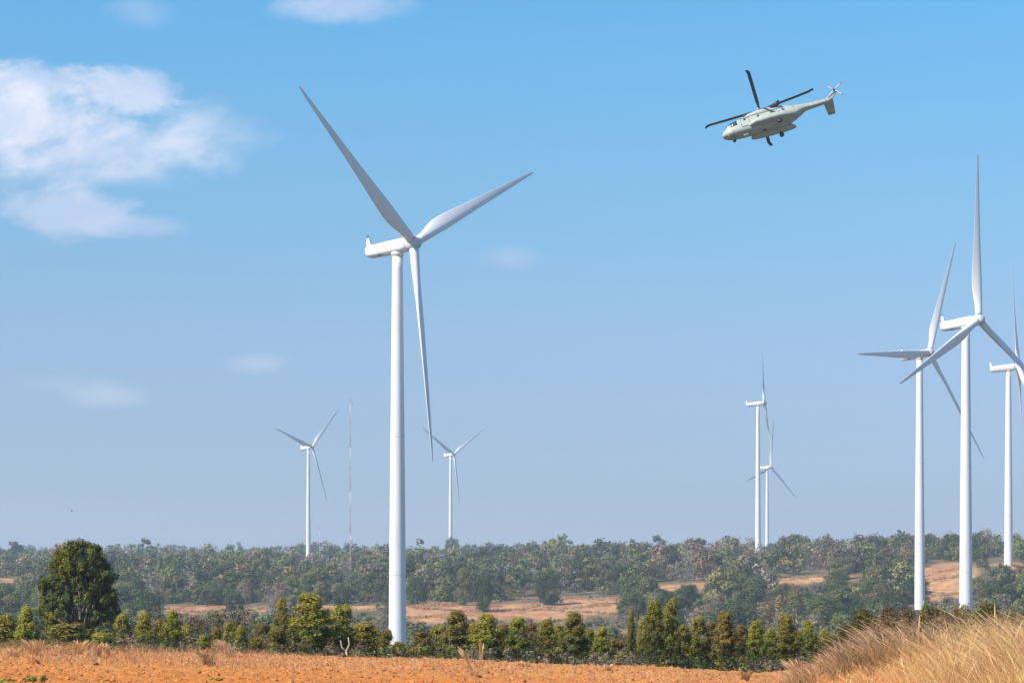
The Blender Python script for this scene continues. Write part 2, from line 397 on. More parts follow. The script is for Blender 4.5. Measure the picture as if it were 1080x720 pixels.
# ------------------------------------------------------------ wind turbines
TILT = R_(6)
def naca(n=11):
    b = (1 - np.cos(np.linspace(0, np.pi, n))) / 2
    yt = 5 * (.2969 * np.sqrt(b) - .126 * b - .3516 * b ** 2 + .2843 * b ** 3 - .1036 * b ** 4)
    yc = .16 * b * (1 - b)
    up = np.stack([b, yc + yt], 1); lo = np.stack([b, yc - yt], 1)[::-1][1:-1]
    return np.concatenate([up, lo])          # closed loop from leading edge
def blade_mesh(Rr, cone, pitch):
    S = [0, .02, .045, .08, .12, .17, .22, .28, .36, .46, .56, .66, .76, .86, .93, .97, .99, 1.0]
    CH = [2.1, 2.1, 2.15, 2.5, 3.0, 3.4, 3.5, 3.35, 3.0, 2.55, 2.15, 1.8, 1.48, 1.15, .9, .62, .4, .12]
    TH = [1, 1, .95, .78, .6, .45, .36, .30, .26, .23, .21, .2, .19, .18, .18, .17, .16, .15]
    TW = [14, 14, 14, 13.5, 13, 12, 10.5, 9, 7, 5, 3.6, 2.4, 1.4, .5, 0, -.5, -.8, -1]
    prof = naca(); k = len(prof)
    ang = np.linspace(0, 2 * np.pi, k, endpoint=False)
    circ = np.stack([.5 - .5 * np.cos(ang), .5 * np.sin(ang)], 1)
    sc_ = Rr / 50.0; r0 = 1.35; rings = []
    for s, c, th, tw in zip(S, CH, TH, TW):
        w_ = np.clip((s - .02) / .14, 0, 1); w_ = w_ * w_ * (3 - 2 * w_)
        af = prof.copy(); af[:, 1] *= th
        ci = circ.copy(); ci[:, 1] *= th
        q = ci * (1 - w_) + af * w_
        piv = .5 * (1 - w_) + .30 * w_
        X = (piv - q[:, 0]) * c * sc_; Yv = -q[:, 1] * c * sc_     # +X leading edge, suction side faces downwind... 
        Yv = -Yv
        a = R_(tw + pitch)
        x2 = X * np.cos(a) + Yv * np.sin(a); y2 = -X * np.sin(a) + Yv * np.cos(a)
        z = r0 + s * (Rr - r0)
        y2 = y2 - np.tan(cone) * z
        rings.append(np.stack([x2, y2, np.full(k, z)], 1))
    V, Fl = loft(rings); return mesh_np('blade', V, Fl, M_blade, None, True)
def ring(c, r, k=40, ry=None, ax='z'):
    a = np.linspace(0, 2 * np.pi, k, endpoint=False); ry = ry or r
    if ax == 'z': return np.stack([c[0] + r * np.cos(a), c[1] + ry * np.sin(a), np.full(k, c[2])], 1)
    e = .72                                    # rounded-square section, axis along y
    cx = np.sign(np.cos(a)) * np.abs(np.cos(a)) ** e; sz = np.sign(np.sin(a)) * np.abs(np.sin(a)) ** e
    return np.stack([c[0] + r * cx, np.full(k, c[1]), c[2] + ry * sz], 1)
def turbine(X, Y, Zhub, yaw, phi, label, Rr=50.5, cone=R_(2.5), pitch=1.0, hubh=None):
    zb = gz(X, Y); H = Zhub - zb + .3
    e = empty('wind_turbine', (X, Y, zb - .3), yaw); tag(e, label, 'wind turbine', 'wind turbines of the wind farm')
    k = Rr / 50.5
    m = MB(); rb, rt = 2.08 * k, 1.2 * k; rings = [ring((0, 0, -.5), rb)]
    for i in range(0, 31):
        f = i / 30; rings.append(ring((0, 0, f * (H - 1.75)), rb + (rt - rb) * f ** 1.15))
    V, Fl = loft(rings); m.add(V, Fl)
    tw = m.build('tower', M_tower, e, True)
    for f in (.26, .58):                         # section flanges
        fm = MB(); r = rb + (rt - rb) * f ** 1.15 + .006; z = f * (H - 1.75)
        V, Fl = loft([ring((0, 0, z - .06), r - .01), ring((0, 0, z - .04), r + .012), ring((0, 0, z + .04), r + .012), ring((0, 0, z + .06), r - .01)], caps=False)
        fm.add(V, Fl); fm.build('flange', M_seam, tw)
    # door and stair at the tower foot
    d = MB(); d.box((0, -rb - .02, 2.3), (.5, .12, 1.15)); d.build('door', M_seam, tw)
    # yaw collar
    m = MB(); V, Fl = loft([ring((0, 0, H - 2.0), rt + .02), ring((0, 0, H - 1.9), rt + .22), ring((0, 0, H - 1.35), rt + .25), ring((0, 0, H - 1.2), rt + .1)]); m.add(V, Fl)
    m.build('yaw_collar', M_nac, e, True)
    ct, st = math.cos(TILT), math.sin(TILT)
    def T(P):                                   # tilt about x: front (-y) goes up; origin at the tower top
        P = np.asarray(P); return np.stack([P[:, 0], P[:, 1] * ct - P[:, 2] * 0 + P[:, 2] * st * 1.0, -P[:, 1] * st + P[:, 2] * ct + H], 1)
    prof = [(8.55, .9, .75, .25), (8.5, 1.18, 1.05, .15), (8.2, 1.38, 1.28, .06), (7.5, 1.5, 1.42, 0), (5, 1.6, 1.52, 0), (2, 1.66, 1.6, 0), (-.8, 1.68, 1.62, 0), (-2.0, 1.66, 1.6, 0), (-2.6, 1.55, 1.5, 0), (-3.0, 1.35, 1.3, 0)]
    m = MB(); V, Fl = loft([ring((0, y * k, z0), rx * k, 32, rz * k, 'y') for y, rx, rz, z0 in prof]); m.add(T(V), Fl)
    nac = m.build('nacelle', M_nac, e, True)
    # tail fin with wind instruments, hatch, seam
    m = MB(); P = np.array([(0, 8.5, .9), (0, 6.5, 1.38), (0, 7.2, 1.6), (0, 7.8, 2.3), (0, 7.95, 3.3), (0, 8.45, 3.3), (0, 8.62, 2.2)]) * k
    P2 = P.copy(); P[:, 0] = -.28; P2[:, 0] = .28; P[4:6, 0] = -.12; P2[4:6, 0] = .12
    n_ = len(P); Fq = [(j, (j + 1) % n_, n_ + (j + 1) % n_, n_ + j) for j in range(n_)]
    V = np.concatenate([P, P2, [P.mean(0)], [P2.mean(0)]]); Tt = [(2 * n_, (j + 1) % n_, j) for j in range(n_)] + [(2 * n_ + 1, n_ + j, n_ + (j + 1) % n_) for j in range(n_)]
    m.add(T(V), [np.array(Fq), np.array(Tt)]); m.build('tail_fin', M_nac, nac)
    m = MB(); m.tube(T(np.array([(0, 8.2, 3.3), (0, 8.2, 4.0)]) * k), .09, 6); m.tube(T(np.array([(-.5, 8.2, 3.75), (.5, 8.2, 3.75)]) * k), .07, 6)
    m.build('wind_sensor', M_dark, nac)
    m = MB(); V = np.array([(x, y, z) for x in (-1.2, -.95) for y in (3.9, 4.9) for z in (-1.47, -1.1)]) * k
    m.add(T(V), np.array([(0, 1, 3, 2), (4, 6, 7, 5), (0, 4, 5, 1), (2, 3, 7, 6), (0, 2, 6, 4), (1, 5, 7, 3)])); m.build('hatch', M_dark, nac)
    # hub
    hy = -4.6 * k
    m = MB(); hp = [(-2.9, 1.25), (-3.2, 1.42), (-3.8, 1.58), (-4.6, 1.6), (-5.3, 1.5), (-5.9, 1.22), (-6.3, .85), (-6.5, .45), (-6.56, .12)]
    V, Fl = loft([ring((0, y * k, 0), r * k, 32, r * k, 'y') for y, r in hp]); m.add(T(V), Fl)
    hub = m.build('rotor_hub', M_hub, e, True)
    bm = blade_mesh(Rr, cone, pitch)
    r = Vector((1, 0, 0)); n = Vector((0, -ct, st)); u = Vector((0, st, ct))
    for i in range(3):
        p_ = phi + i * 2 * math.pi / 3
        dd = math.sin(p_) * r + math.cos(p_) * u; Ld = math.cos(p_) * r - math.sin(p_) * u
        M = Matrix((Ld, -n, dd)).transposed().to_4x4()
        M.translation = Vector((0, hy * ct, -hy * st + H))
        b = obj('blade', bm, e); b.matrix_local = M
    return e
TW = [
 ('largest white wind turbine, standing nearest behind the ploughed orange field', -24.40, 545.4, 65.07, .9618, -.954, 47.3, R_(4.1), 1),
 ('tall white wind turbine behind the grassy bank, one blade pointing straight up', 135.41, 763.8, 68.47, .7896, .0813, 50.5, R_(2.5), 1),
 ('white wind turbine whose one blade lies level, behind the green shrub on the grassy bank', 160.07, 1005.2, 77.62, .8028, .4515, 50.5, R_(2.5), 1),
 ('white wind turbine on the bare hilltop, its blades cut by the picture edge', 248.5, 1281.3, 92.25, 1.45, .06, 53.5, R_(2.5), 1),
 ('distant wind turbine seen edge-on above the brown ridge, the taller of an overlapping pair', 178.57, 1858.7, 107.67, 1.4535, .678, 50.5, R_(2.5), 1),
 ('farther and shorter wind turbine of the overlapping pair above the brown ridge', 264.02, 2648.9, 87.67, .8378, .1961, 50.5, R_(2.5), 1),
 ('distant wind turbine beside the thin lattice mast, tower bare down to the treetops', -178.02, 2237.7, 91.38, .9108, -1.2757, 50.5, R_(2.5), 1),
 ('distant wind turbine whose tower foot stands behind a lone dark tree', -61.02, 2543.0, 96.64, .8233, -1.0552, 50.5, R_(2.5), 1)]
for lab, X, Yd, Z, a, ph, Rr, cn, pt in TW:
    turbine(X, Yd, Z, a, ph, lab, Rr, cn, 7.0)

# ------------------------------------------------------------ masts
def mast():
    x, y, z = at(369.5, 1400); H = 96
    e = empty('lattice_mast', (x, y, z)); tag(e, 'thin red and white guyed lattice mast rising from the woods', 'mast')
    Mr = mat('mast_red', (.42, .30, .30), .6)[0]; Mw = mat('mast_white', (.7, .68, .68), .6)[0]; Mg = mat('guy_wire', (.35, .36, .38), .5)[0]
    nseg = 8; hs = H / nseg; w_ = .40
    for s in range(nseg):
        m = MB(); z0 = s * hs; z1 = z0 + hs
        C3 = [np.array([w_ * math.cos(a), w_ * math.sin(a), 0]) for a in (R_(90), R_(210), R_(330))]
        for c in C3: m.tube([c + (0, 0, z0), c + (0, 0, z1)], .055, 5)
        nb = 12
        for i in range(nb):
            za = z0 + hs * i / nb; zb_ = za + hs / nb
            for j in range(3): m.tube([C3[j] + (0, 0, za), C3[(j + 1) % 3] + (0, 0, zb_)], .025, 4)
        m.build('mast_section', Mr if s % 2 == 0 else Mw, e)
    m = MB(); m.tube([(0, 0, H), (0, 0, H + 3)], .06, 5); m.tube([(-.9, 0, H - 1), (.9, 0, H - 1)], .06, 5); m.box((.9, 0, H - .6), (.2, .2, .3)); m.build('wind_vane', M_dark, e)
    m = MB(); m.box((0, 0, -.2), (.9, .9, .5)); m.build('footing', M_seam, e)
    for a in (R_(30), R_(150), R_(270)):
        m = MB()
        for hh in (30, 60, 90): m.tube([(0, 0, hh), (42 * math.cos(a), 42 * math.sin(a), 0)], .012, 3)
        m.build('guy_wire', Mg, e)
mast()
def pole_mast():
    x, y, z = at(337, 1900)
    e = empty('pole_mast', (x, y, z)); tag(e, 'short thin grey pole in the treetops between far turbine and lattice mast', 'pole')
    m = MB(); m.tube([(0, 0, 0), (0, 0, 27)], [.2, .12], 8); m.build('pole', M_seam, e)
    m = MB(); m.tube([(0, 0, 26.9), (0, 0, 29)], .08, 5); m.build('antenna', M_dark, e)
pole_mast()

# ------------------------------------------------------------ helicopter
def helicopter():
    Yd = 372.0; X = (812 - 540) * Yd / F; Z = (Y0 - 128) * Yd / F
    fwd = Vector((-.965, .055, -.255)).normalized()
    left = Vector((-.23, -.82, .53)); up = fwd.cross(left).normalized(); left = up.cross(fwd)     # port side lifted
    e = empty('helicopter', (X, Yd, Z)); e.scale = (.96, .98, .98); e.rotation_euler = Matrix((fwd, left, up)).transposed().to_euler()
    tag(e, 'grey green military style helicopter flying nose down in the blue sky', 'helicopter')
    Mb = paint('heli_paint', (.375, .415, .37), (.22, .17, .13), .75, .9, .5)  # brown mottling puts warm ground bounce light into the colour, along with grime
    Mu = mat('heli_black', (.02, .021, .025), .45)[0]; Mgl = mat('heli_glass', (.05, .08, .10), .12, .8)[0]
    Mr = mat('heli_red', (.55, .16, .12), .5)[0]; Mw = mat('heli_light_grey', (.5, .5, .47), .5)[0]
    # fuselage x forward. (x, half width, z bottom, z top)
    st = [(7.5, .2, -.62, -.3), (7.25, .52, -.9, -.02), (6.8, .78, -1.05, .3), (6.2, .98, -1.18, .75), (5.4, 1.1, -1.25, 1.15), (4.6, 1.15, -1.28, 1.32),
          (2.5, 1.18, -1.3, 1.36), (0, 1.18, -1.3, 1.38), (-2.2, 1.15, -1.2, 1.38), (-3.6, 1.0, -.75, 1.36), (-4.8, .8, -.1, 1.34), (-5.6, .55, .35, 1.3),
          (-6.4, .45, .42, 1.3), (-8.2, .37, .54, 1.27), (-9.4, .3, .64, 1.26), (-9.8, .12, .9, 1.15)]
    def sect(x, hw, zb, zt, k=28, e_=.62):
        a = np.linspace(0, 2 * np.pi, k, endpoint=False); c, s = np.cos(a), np.sin(a)
        return np.stack([np.full(k, x), hw * np.sign(c) * np.abs(c) ** e_, (zb + zt) / 2 + (zt - zb) / 2 * np.sign(s) * np.abs(s) ** e_], 1)
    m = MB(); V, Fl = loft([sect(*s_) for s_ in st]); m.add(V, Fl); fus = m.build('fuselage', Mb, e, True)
    # engine and gearbox cowling
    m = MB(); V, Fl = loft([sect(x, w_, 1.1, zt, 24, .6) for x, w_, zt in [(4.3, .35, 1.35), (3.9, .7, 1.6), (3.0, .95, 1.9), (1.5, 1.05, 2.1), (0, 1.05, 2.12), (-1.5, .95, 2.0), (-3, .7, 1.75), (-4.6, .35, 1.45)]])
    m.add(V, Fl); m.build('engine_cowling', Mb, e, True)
    for s in (-1, 1):
        m = MB(); m.tube([(3.0, s * .62, 1.72), (3.75, s * .66, 1.70)], [.3, .27], 12); m.build('engine_intake', Mu, e)
        m = MB(); m.tube([(-.6, s * .75, 1.8), (-1.6, s * 1.15, 1.95), (-2.1, s * 1.4, 1.98)], [.34, .36, .33], 12); m.build('exhaust', Mu, e, True)
        # sponson
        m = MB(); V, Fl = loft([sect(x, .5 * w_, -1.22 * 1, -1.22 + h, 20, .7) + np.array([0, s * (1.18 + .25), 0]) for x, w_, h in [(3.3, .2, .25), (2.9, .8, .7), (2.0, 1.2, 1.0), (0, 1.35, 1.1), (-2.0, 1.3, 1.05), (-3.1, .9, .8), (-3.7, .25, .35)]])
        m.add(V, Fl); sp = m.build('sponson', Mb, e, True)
        m = MB(); m.tube([(-1.2, s * 1.5, -1.1), (-1.25, s * 1.55, -1.7)], .09, 8); leg = m.build('gear_strut', Mu, e)
        m = MB(); m.tube([(-1.25, s * 1.42, -1.75), (-1.25, s * 1.72, -1.75)], .36, 16); m.build('wheel', Mu, leg)
        # cabin windows
        for x in (3.7, 1.6, -.5, -2.3):
            m = MB(); m.box((x, s * 1.165, .62), (.17, .03, .19)); m.build('window', Mgl, e)
        # cockpit side glass
        m = MB(); V = np.array([(6.1, s * .93, -.05), (4.95, s * 1.13, -.05), (4.95, s * 1.08, .82), (5.6, s * 1.0, .78), (6.15, s * .86, .45)]); V2 = V + np.array([0, s * .06, 0])
        VV = np.concatenate([V, V2]); Fq = [(j, (j + 1) % 5, 5 + (j + 1) % 5, 5 + j) for j in range(5)]
        m.add(np.concatenate([VV, [V.mean(0)], [V2.mean(0)]]), [np.array(Fq), np.array([(10, (j + 1) % 5, j) for j in range(5)] + [(11, 5 + j, 5 + (j + 1) % 5) for j in range(5)])]); m.build('cockpit_side_window', Mgl, e)
    for s in (-1, 1):     # windscreen panes
        m = MB(); V = np.array([(6.95, s * .06, .30), (6.85, s * .55, .26), (5.75, s * .72, 1.0), (5.75, s * .06, 1.14)]) + np.array([.03, 0, .05]); V2 = V - np.array([.08, 0, .12])
        m.add(np.concatenate([V, V2]), np.array([(0, 1, 2, 3), (7, 6, 5, 4), (0, 4, 5, 1), (1, 5, 6, 2), (2, 6, 7, 3), (3, 7, 4, 0)])); m.build('windscreen', Mgl, e)
    m = MB(); m.tube([(5.9, 0, -1.1), (5.95, 0, -1.65)], .08, 8); leg = m.build('gear_strut', Mu, e)
    for s in (-1, 1):
        m = MB(); m.tube([(5.95, s * .12, -1.7), (5.95, s * .3, -1.7)], .27, 14); m.build('wheel', Mu, leg)
    m = MB(); V, Fl = loft([sect(x, .28, -1.55, -1.2 , 14, .8) for x in (4.4, 4.2, 3.8, 3.6)]); m.add(V, Fl); m.build('belly_pod', Mw, e, True)
    m = MB(); m.box((1.1, 0, -1.4), (.22, .05, .14)); m.build('belly_antenna', Mu, e)
    # tail pylon, swept up and back
    def slab(P, th):
        P = np.array(P, float); n_ = len(P); A = P.copy(); B = P.copy()
        return P, n_
    m = MB(); rings = []
    for f in np.linspace(0, 1, 6):
        cx = -9.25 - 1.35 * f; z = .95 + 1.35 * f; ch = 1.5 - .5 * f; th = .2 - .08 * f
        a = np.linspace(0, 2 * np.pi, 16, endpoint=False)
        rings.append(np.stack([cx + ch * .5 * np.cos(a), th * np.sin(a), np.full(16, z)], 1))
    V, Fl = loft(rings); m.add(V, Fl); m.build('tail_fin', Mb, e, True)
    # stabiliser on the starboard side
    m = MB(); rings = []
    for f in np.linspace(0, 1, 5):
        cx = -9.3 - .35 * f; ch = 1.6 - .5 * f
        a = np.linspace(0, 2 * np.pi, 16, endpoint=False)
        rings.append(np.stack([cx + ch * .5 * np.cos(a), np.full(16, -.15 - 3.0 * f), 1.0 + .07 * np.sin(a)], 1))
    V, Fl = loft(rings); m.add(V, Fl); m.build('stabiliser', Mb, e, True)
    # tail rotor
    hc = np.array([-10.65, .3, 2.35])
    m = MB(); m.tube([hc - (0, .3, 0), hc + (0, .12, 0)], .17, 12); th_ = m.build('tail_rotor_hub', Mu, e)
    for i, a in enumerate((-.72, .85, 2.42, 3.99)):
        d = np.array([math.cos(a + math.pi / 2 + .07), 0, math.sin(a + math.pi / 2 + .07)]); 
        w_ = np.array([-d[2], 0, d[0]]); rings = []
        for f in (.12, .3, .9, 1.0):
            c = hc + d * 1.68 * f + np.array([0, .08, 0]); rings.append(np.array([c + w_ * .1, c + np.array([0, .02, 0]), c - w_ * .1, c - np.array([0, .02, 0])]))
        m = MB(); V, Fl = loft(rings); m.add(V, Fl); b = m.build('tail_rotor_blade', Mw, e)
        m = MB(); rings = []
        for f in (.82, .99):
            c = hc + d * 1.68 * f + np.array([0, .08, 0]); rings.append(np.array([c + w_ * .11, c + np.array([0, .032, 0]), c - w_ * .11, c - np.array([0, .032, 0])]))
        V, Fl = loft(rings); m.add(V, Fl); m.build('blade_tip', Mr, b)
    # main rotor
    hx, hz = .95, 2.7
    m = MB(); m.tube([(hx, 0, 1.9), (hx, 0, hz)], [.38, .22], 14); m.tube([(hx, 0, hz - .12), (hx, 0, hz + .22)], [.55, .4], 16); m.build('rotor_mast', Mw, e, True)
    for i in range(4):
        a = R_(-5 + 90 * i)
        d = np.array([math.cos(a), math.sin(a), 0]); w_ = np.array([-d[1], d[0], 0]); rings = []
        for r, ch, dz in [(.4, .16, 0), (1.1, .16, 0), (1.5, .24, .02), (3, .26, .08), (6, .26, .24), (7.9, .26, .38), (8.3, .26, .40), (8.65, .2, .28)]:
            sw = -.35 * max(0, r - 7.9)
            c = np.array([hx, 0, hz + dz]) + d * r + w_ * sw
            rings.append(np.array([c + w_ * ch, c + (0, 0, .05), c - w_ * ch, c - (0, 0, .03)]))
        m = MB(); V, Fl = loft(rings); m.add(V, Fl); m.build('rotor_blade', Mu, e)
    m = MB(); m.box((6.6, .45, -1.0), (.12, .1, .1)); m.build('landing_light', Mw, e)
    Ms = mat('panel_gap', (.16, .165, .155), .7)[0]
    for s in (-1, 1):
        m = MB()
        for x in (4.35, 3.0): m.box((x, s * 1.168, .1), (.02, .025, .75))
        m.box((3.67, s * 1.172, .86), (.69, .025, .018)); m.box((3.67, s * 1.172, -.66), (.69, .025, .018)); m.box((.6, s * 1.168, 1.0), (3.2, .02, .015))
        m.build('door_seam', Ms, fus)
    for x in (-3.9, -6.2, -7.8):
        i_ = [q[0] for q in st][::-1]; g_ = lambda c: float(np.interp(x, i_, [q[c] for q in st][::-1]))
        m = MB(); V, Fl = loft([sect(x + .02, g_(1) + .012, g_(2) - .012, g_(3) + .012), sect(x - .02, g_(1) + .012, g_(2) - .012, g_(3) + .012)], caps=False); m.add(V, Fl); m.build('boom_seam', Ms, fus)
helicopter()

# ------------------------------------------------------------ trees
def unit(n, r=rng):
    v = r.normal(size=(n, 3)); return v / np.linalg.norm(v, axis=1, keepdims=True)
def quads(P, Nn, size, aspect=1.0, r=rng, shape='quad'):
    n = len(P); t = np.cross(Nn, unit(n, r)); t /= np.linalg.norm(t, axis=1, keepdims=True) + 1e-9; b = np.cross(Nn, t)
    s = np.broadcast_to(size, (n,))[:, None]
    t = t * s * .5 * aspect; b = b * s * .5 / (aspect ** .5)
    if shape == 'quad': V = np.stack([P - t, P - b * .8, P + t, P + b * .8], 1)
    return V.reshape(-1, 3)
def leafcloud(cl, n, size, colr, cjit=.25, norm=.9, shell=.55, aspect=1.3, r=rng, tip=None):
    """cl: clumps (cx,cy,cz,rx,rz, cr,cg,cb multipliers); returns V,F,col"""
    cl = np.asarray(cl); w_ = cl[:, 3] ** 2; idx = r.choice(len(cl), n, p=w_ / w_.sum())
    d = unit(n, r); rad = r.uniform(shell, 1.0, n)[:, None]
    c = cl[idx]
    P = c[:, :3] + d * rad * np.stack([c[:, 3], c[:, 3], c[:, 4]], 1)
    ctr = cl[:, :3].mean(0)
    out = P - ctr; out /= np.linalg.norm(out, axis=1, keepdims=True) + 1e-9
    Nn = d * norm + out * .45 + r.normal(0, .38, (n, 3)); Nn[:, 2] += .25; Nn /= np.linalg.norm(Nn, axis=1, keepdims=True)
    V = quads(P, Nn, size * r.uniform(.6, 1.35, n), aspect, r)
    col = np.array(colr)[None] * c[:, 5:8] * (1 + r.normal(0, cjit, (n, 1)))
    if tip is not None:
        f = np.clip((P[:, 2:3] - tip[3]) / tip[4] + r.normal(0, .25, (n, 1)), 0, 1); col = col * (1 - f) + np.array(tip[:3]) * f
    col = np.clip(col, .006, .9)
    F4 = np.arange(4 * n).reshape(n, 4)
    return V, F4, np.repeat(col, 4, 0)
def limbs(m, base, H, tips, r0, col, r=rng, bare=False, k=6):
    """trunk and limbs to the tips; base at the origin"""
    top = np.array([r.normal(0, .02) * H, r.normal(0, .02) * H, H])
    P = [np.array([0, 0, -.3]), np.array([0, 0, H * .25]) + r.normal(0, .01 * H, 3), np.array([0, 0, H * .55]) + r.normal(0, .015 * H, 3), top]
    m.tube(P, [r0 * 1.25, r0 * .85, r0 * .55, r0 * .12], k, col)
    for t in tips:
        f = r.uniform(.12, .5); a = np.array([0, 0, max(H * .12, t[2] * f)])
        mid = a * .5 + t * .5 + np.array([0, 0, .05 * H * r.normal()]) + r.normal(0, .03 * H, 3)
        m.tube([a, mid, t], [r0 * .42, r0 * .26, r0 * .08], 4, col, False)
def crown_clumps(H, z0, prof, W, n, cr, jit=.35, r=rng, warm=(1.5, 1.25, .8), wp=.3):
    """clumps filling an envelope: prof(f) -> relative radius at height fraction f"""
    out = []
    asym = r.normal(0, .12, 2)
    for i in range(n):
        f = r.uniform(.03, .97); a = r.uniform(0, 6.283)
        lob = 1 + .18 * math.sin(2 * a + 7 * f + asym[0] * 20) + .12 * math.sin(5 * a + 3 * f)
        rr = W / 2 * prof(f) * lob * math.sqrt(r.uniform(.15, 1)) * .85
        s = cr * W * r.uniform(.7, 1.3)
        b = r.uniform(1 - jit, 1 + jit)
        mul = np.array([b, b, b])
        if r.uniform() < wp: mul = mul * np.array(warm)
        out.append((rr * math.cos(a) + asym[0] * W * .1, rr * math.sin(a), z0 + (H - z0) * f - .25 * s, s, s * .8, *mul))
    return out
ROUND = lambda f: math.sqrt(max(0.02, 1 - (2 * f - .9) ** 2 * .95)) if f < .95 else .3
DOME = lambda f: math.sqrt(max(.03, 1 - f * f)) * (.75 + .25 * min(1, f * 4))
COLM = lambda f: float(np.interp(f, [0, .12, .4, .6, .78, .92, 1], [.7, .9, 1.05, .98, .66, .36, .14]))
FLAT = lambda f: .35 + .65 * f
BARK = (.30, .22, .16); PALE = (.55, .46, .38)
def tree_proto(H, W, z0, prof, n, lsize, colr, kind='leaf', ncl=40, cr=.16, col_b=BARK, seed=1, tip=None, jit=.35, warm=(1.5, 1.25, .8), wp=.3, shell=.4, nl=12, r0=None, aspect=1.3):
    r = np.random.default_rng(seed)
    cl = crown_clumps(H, z0, prof, W, ncl, cr, jit, r, warm, wp)
    tips = np.array([c[:3] for c in cl])[r.permutation(len(cl))[:nl]]
    tr = MB(); limbs(tr, 0, H * .93, tips, r0 or H * .018 + .03, col_b, r)
    if kind == 'bare':        # many fine twigs
        for c in cl:
            c = np.array(c[:3]); f = .5
            for q in range(3):
                e = c + r.normal(0, cr * W * .8, 3) + np.array([0, 0, .03 * H])
                tr.tube([c * .75 + np.array([0, 0, c[2] * .1]), c, e], [H * .006, H * .004, .004], 3, col_b, False)
        V, Fq, co_ = leafcloud(cl, n, lsize, colr, .3, .3, .1, 3.2, r)
    else:
        V, Fq, co_ = leafcloud(cl, n, lsize, colr, .22, .9, shell, aspect, r, tip)
    return (tr.mesh('trunk', M_bark), mesh_np('crown', V, Fq, M_leaf, co_), (V, Fq, co_))
def place(proto, loc, rz, s, name, label, cat='tree', group=None, sz=None):
    e = empty(name, loc, rz); e.scale = (s, s, sz or s); tag(e, label, cat, group)
    obj('trunk', proto[0], e); obj('crown', proto[1], e)
    return e

# prototypes for the wood in the valley (10 m tall)
DARK = (.080, .115, .045); MID = (.155, .18, .07); OLIVE = (.24, .23, .085); GREY = (.135, .125, .085); RUST = (.24, .165, .10); BLUE = (.035, .06, .036)
WOOD = {
 'dark': [tree_proto(10, 8.5, .3, ROUND, 5000, .36, DARK, seed=s, ncl=60, jit=.22, warm=(1.35, 1.15, .85), wp=.25) for s in (1, 2, 3)],
 'green': [tree_proto(10, 8, .3, DOME, 5000, .36, MID, seed=s, ncl=60, jit=.22, warm=(1.35, 1.15, .85), wp=.25) for s in (4, 5, 6)],
 'olive': [tree_proto(10, 7, .3, ROUND, 4500, .34, OLIVE, seed=s, ncl=50, jit=.2, warm=(1.25, 1.1, .85), wp=.3) for s in (7, 8)],
 'bare': [tree_proto(10, 8.5, 1.8, DOME, 1300, .32, (.31, .26, .20), 'bare', ncl=60, cr=.13, col_b=(.40, .33, .29), seed=s) for s in (9, 10, 11)],
 'rust': [tree_proto(10, 8.5, 1.5, ROUND, 1900, .34, RUST, seed=s, ncl=46, jit=.4, wp=.4, warm=(1.3, 1.0, .7)) for s in (12, 13)],
}
KIND = {'dark': ('broadleaf_tree', 'dark green dense tree'), 'green': ('broadleaf_tree', 'mid green domed tree'), 'olive': ('broadleaf_tree', 'pale yellowish olive tree'),
        'bare': ('bare_tree', 'leafless greyish brown tree'), 'rust': ('broadleaf_tree', 'thin reddish brown tree')}
# rows/columns that stay open to view: px0, px1, row0, row1 (no tree may stand between the eye and them)
KEEP = [(425, 560, 634, 656, 9e9), (560, 650, 628, 651, 9e9), (697, 738, 613, 619, 9e9), (828, 904, 605, 614, 9e9), (988, 1018, 592, 626, 9e9), (176, 215, 638, 644, 9e9), (228, 240, 638, 644, 9e9), (262, 276, 638, 644, 9e9), (0, 10, 609, 614, 9e9),
        (318, 400, 638, 645, 9e9), (1044, 1056, 587, 593, 9e9), (408, 431, 560, 674, 540), (1010, 1032, 560, 634, 760), (959, 978, 560, 636, 1000), (1058, 1072, 560, 586, 1275),
        (318, 331, 560, 578, 2230), (792, 802, 560, 576, 1850), (805, 813, 560, 570, 2600), (366, 373, 560, 600, 1390), (470, 478, 560, 570, 2200)]
def blocks(pxc, d, h, wd):
    z = gz((pxc - 540) * d / F, d); base = Y0 - F * z / d; top = base - h * F / d; hw = wd / 2 * F / d
    for (a, b, c, e_, dm) in KEEP:
        if d < dm and pxc + hw > a and pxc - hw < b and top < e_ - 1 and base > c: return True
    return False
used = []          # (x, y, r, pxc, kind, d, obj)
def free(x, y, r):
    return all((x - a) ** 2 + (y - b) ** 2 > (.5 * (r + c)) ** 2 for a, b, c, *_ in used)
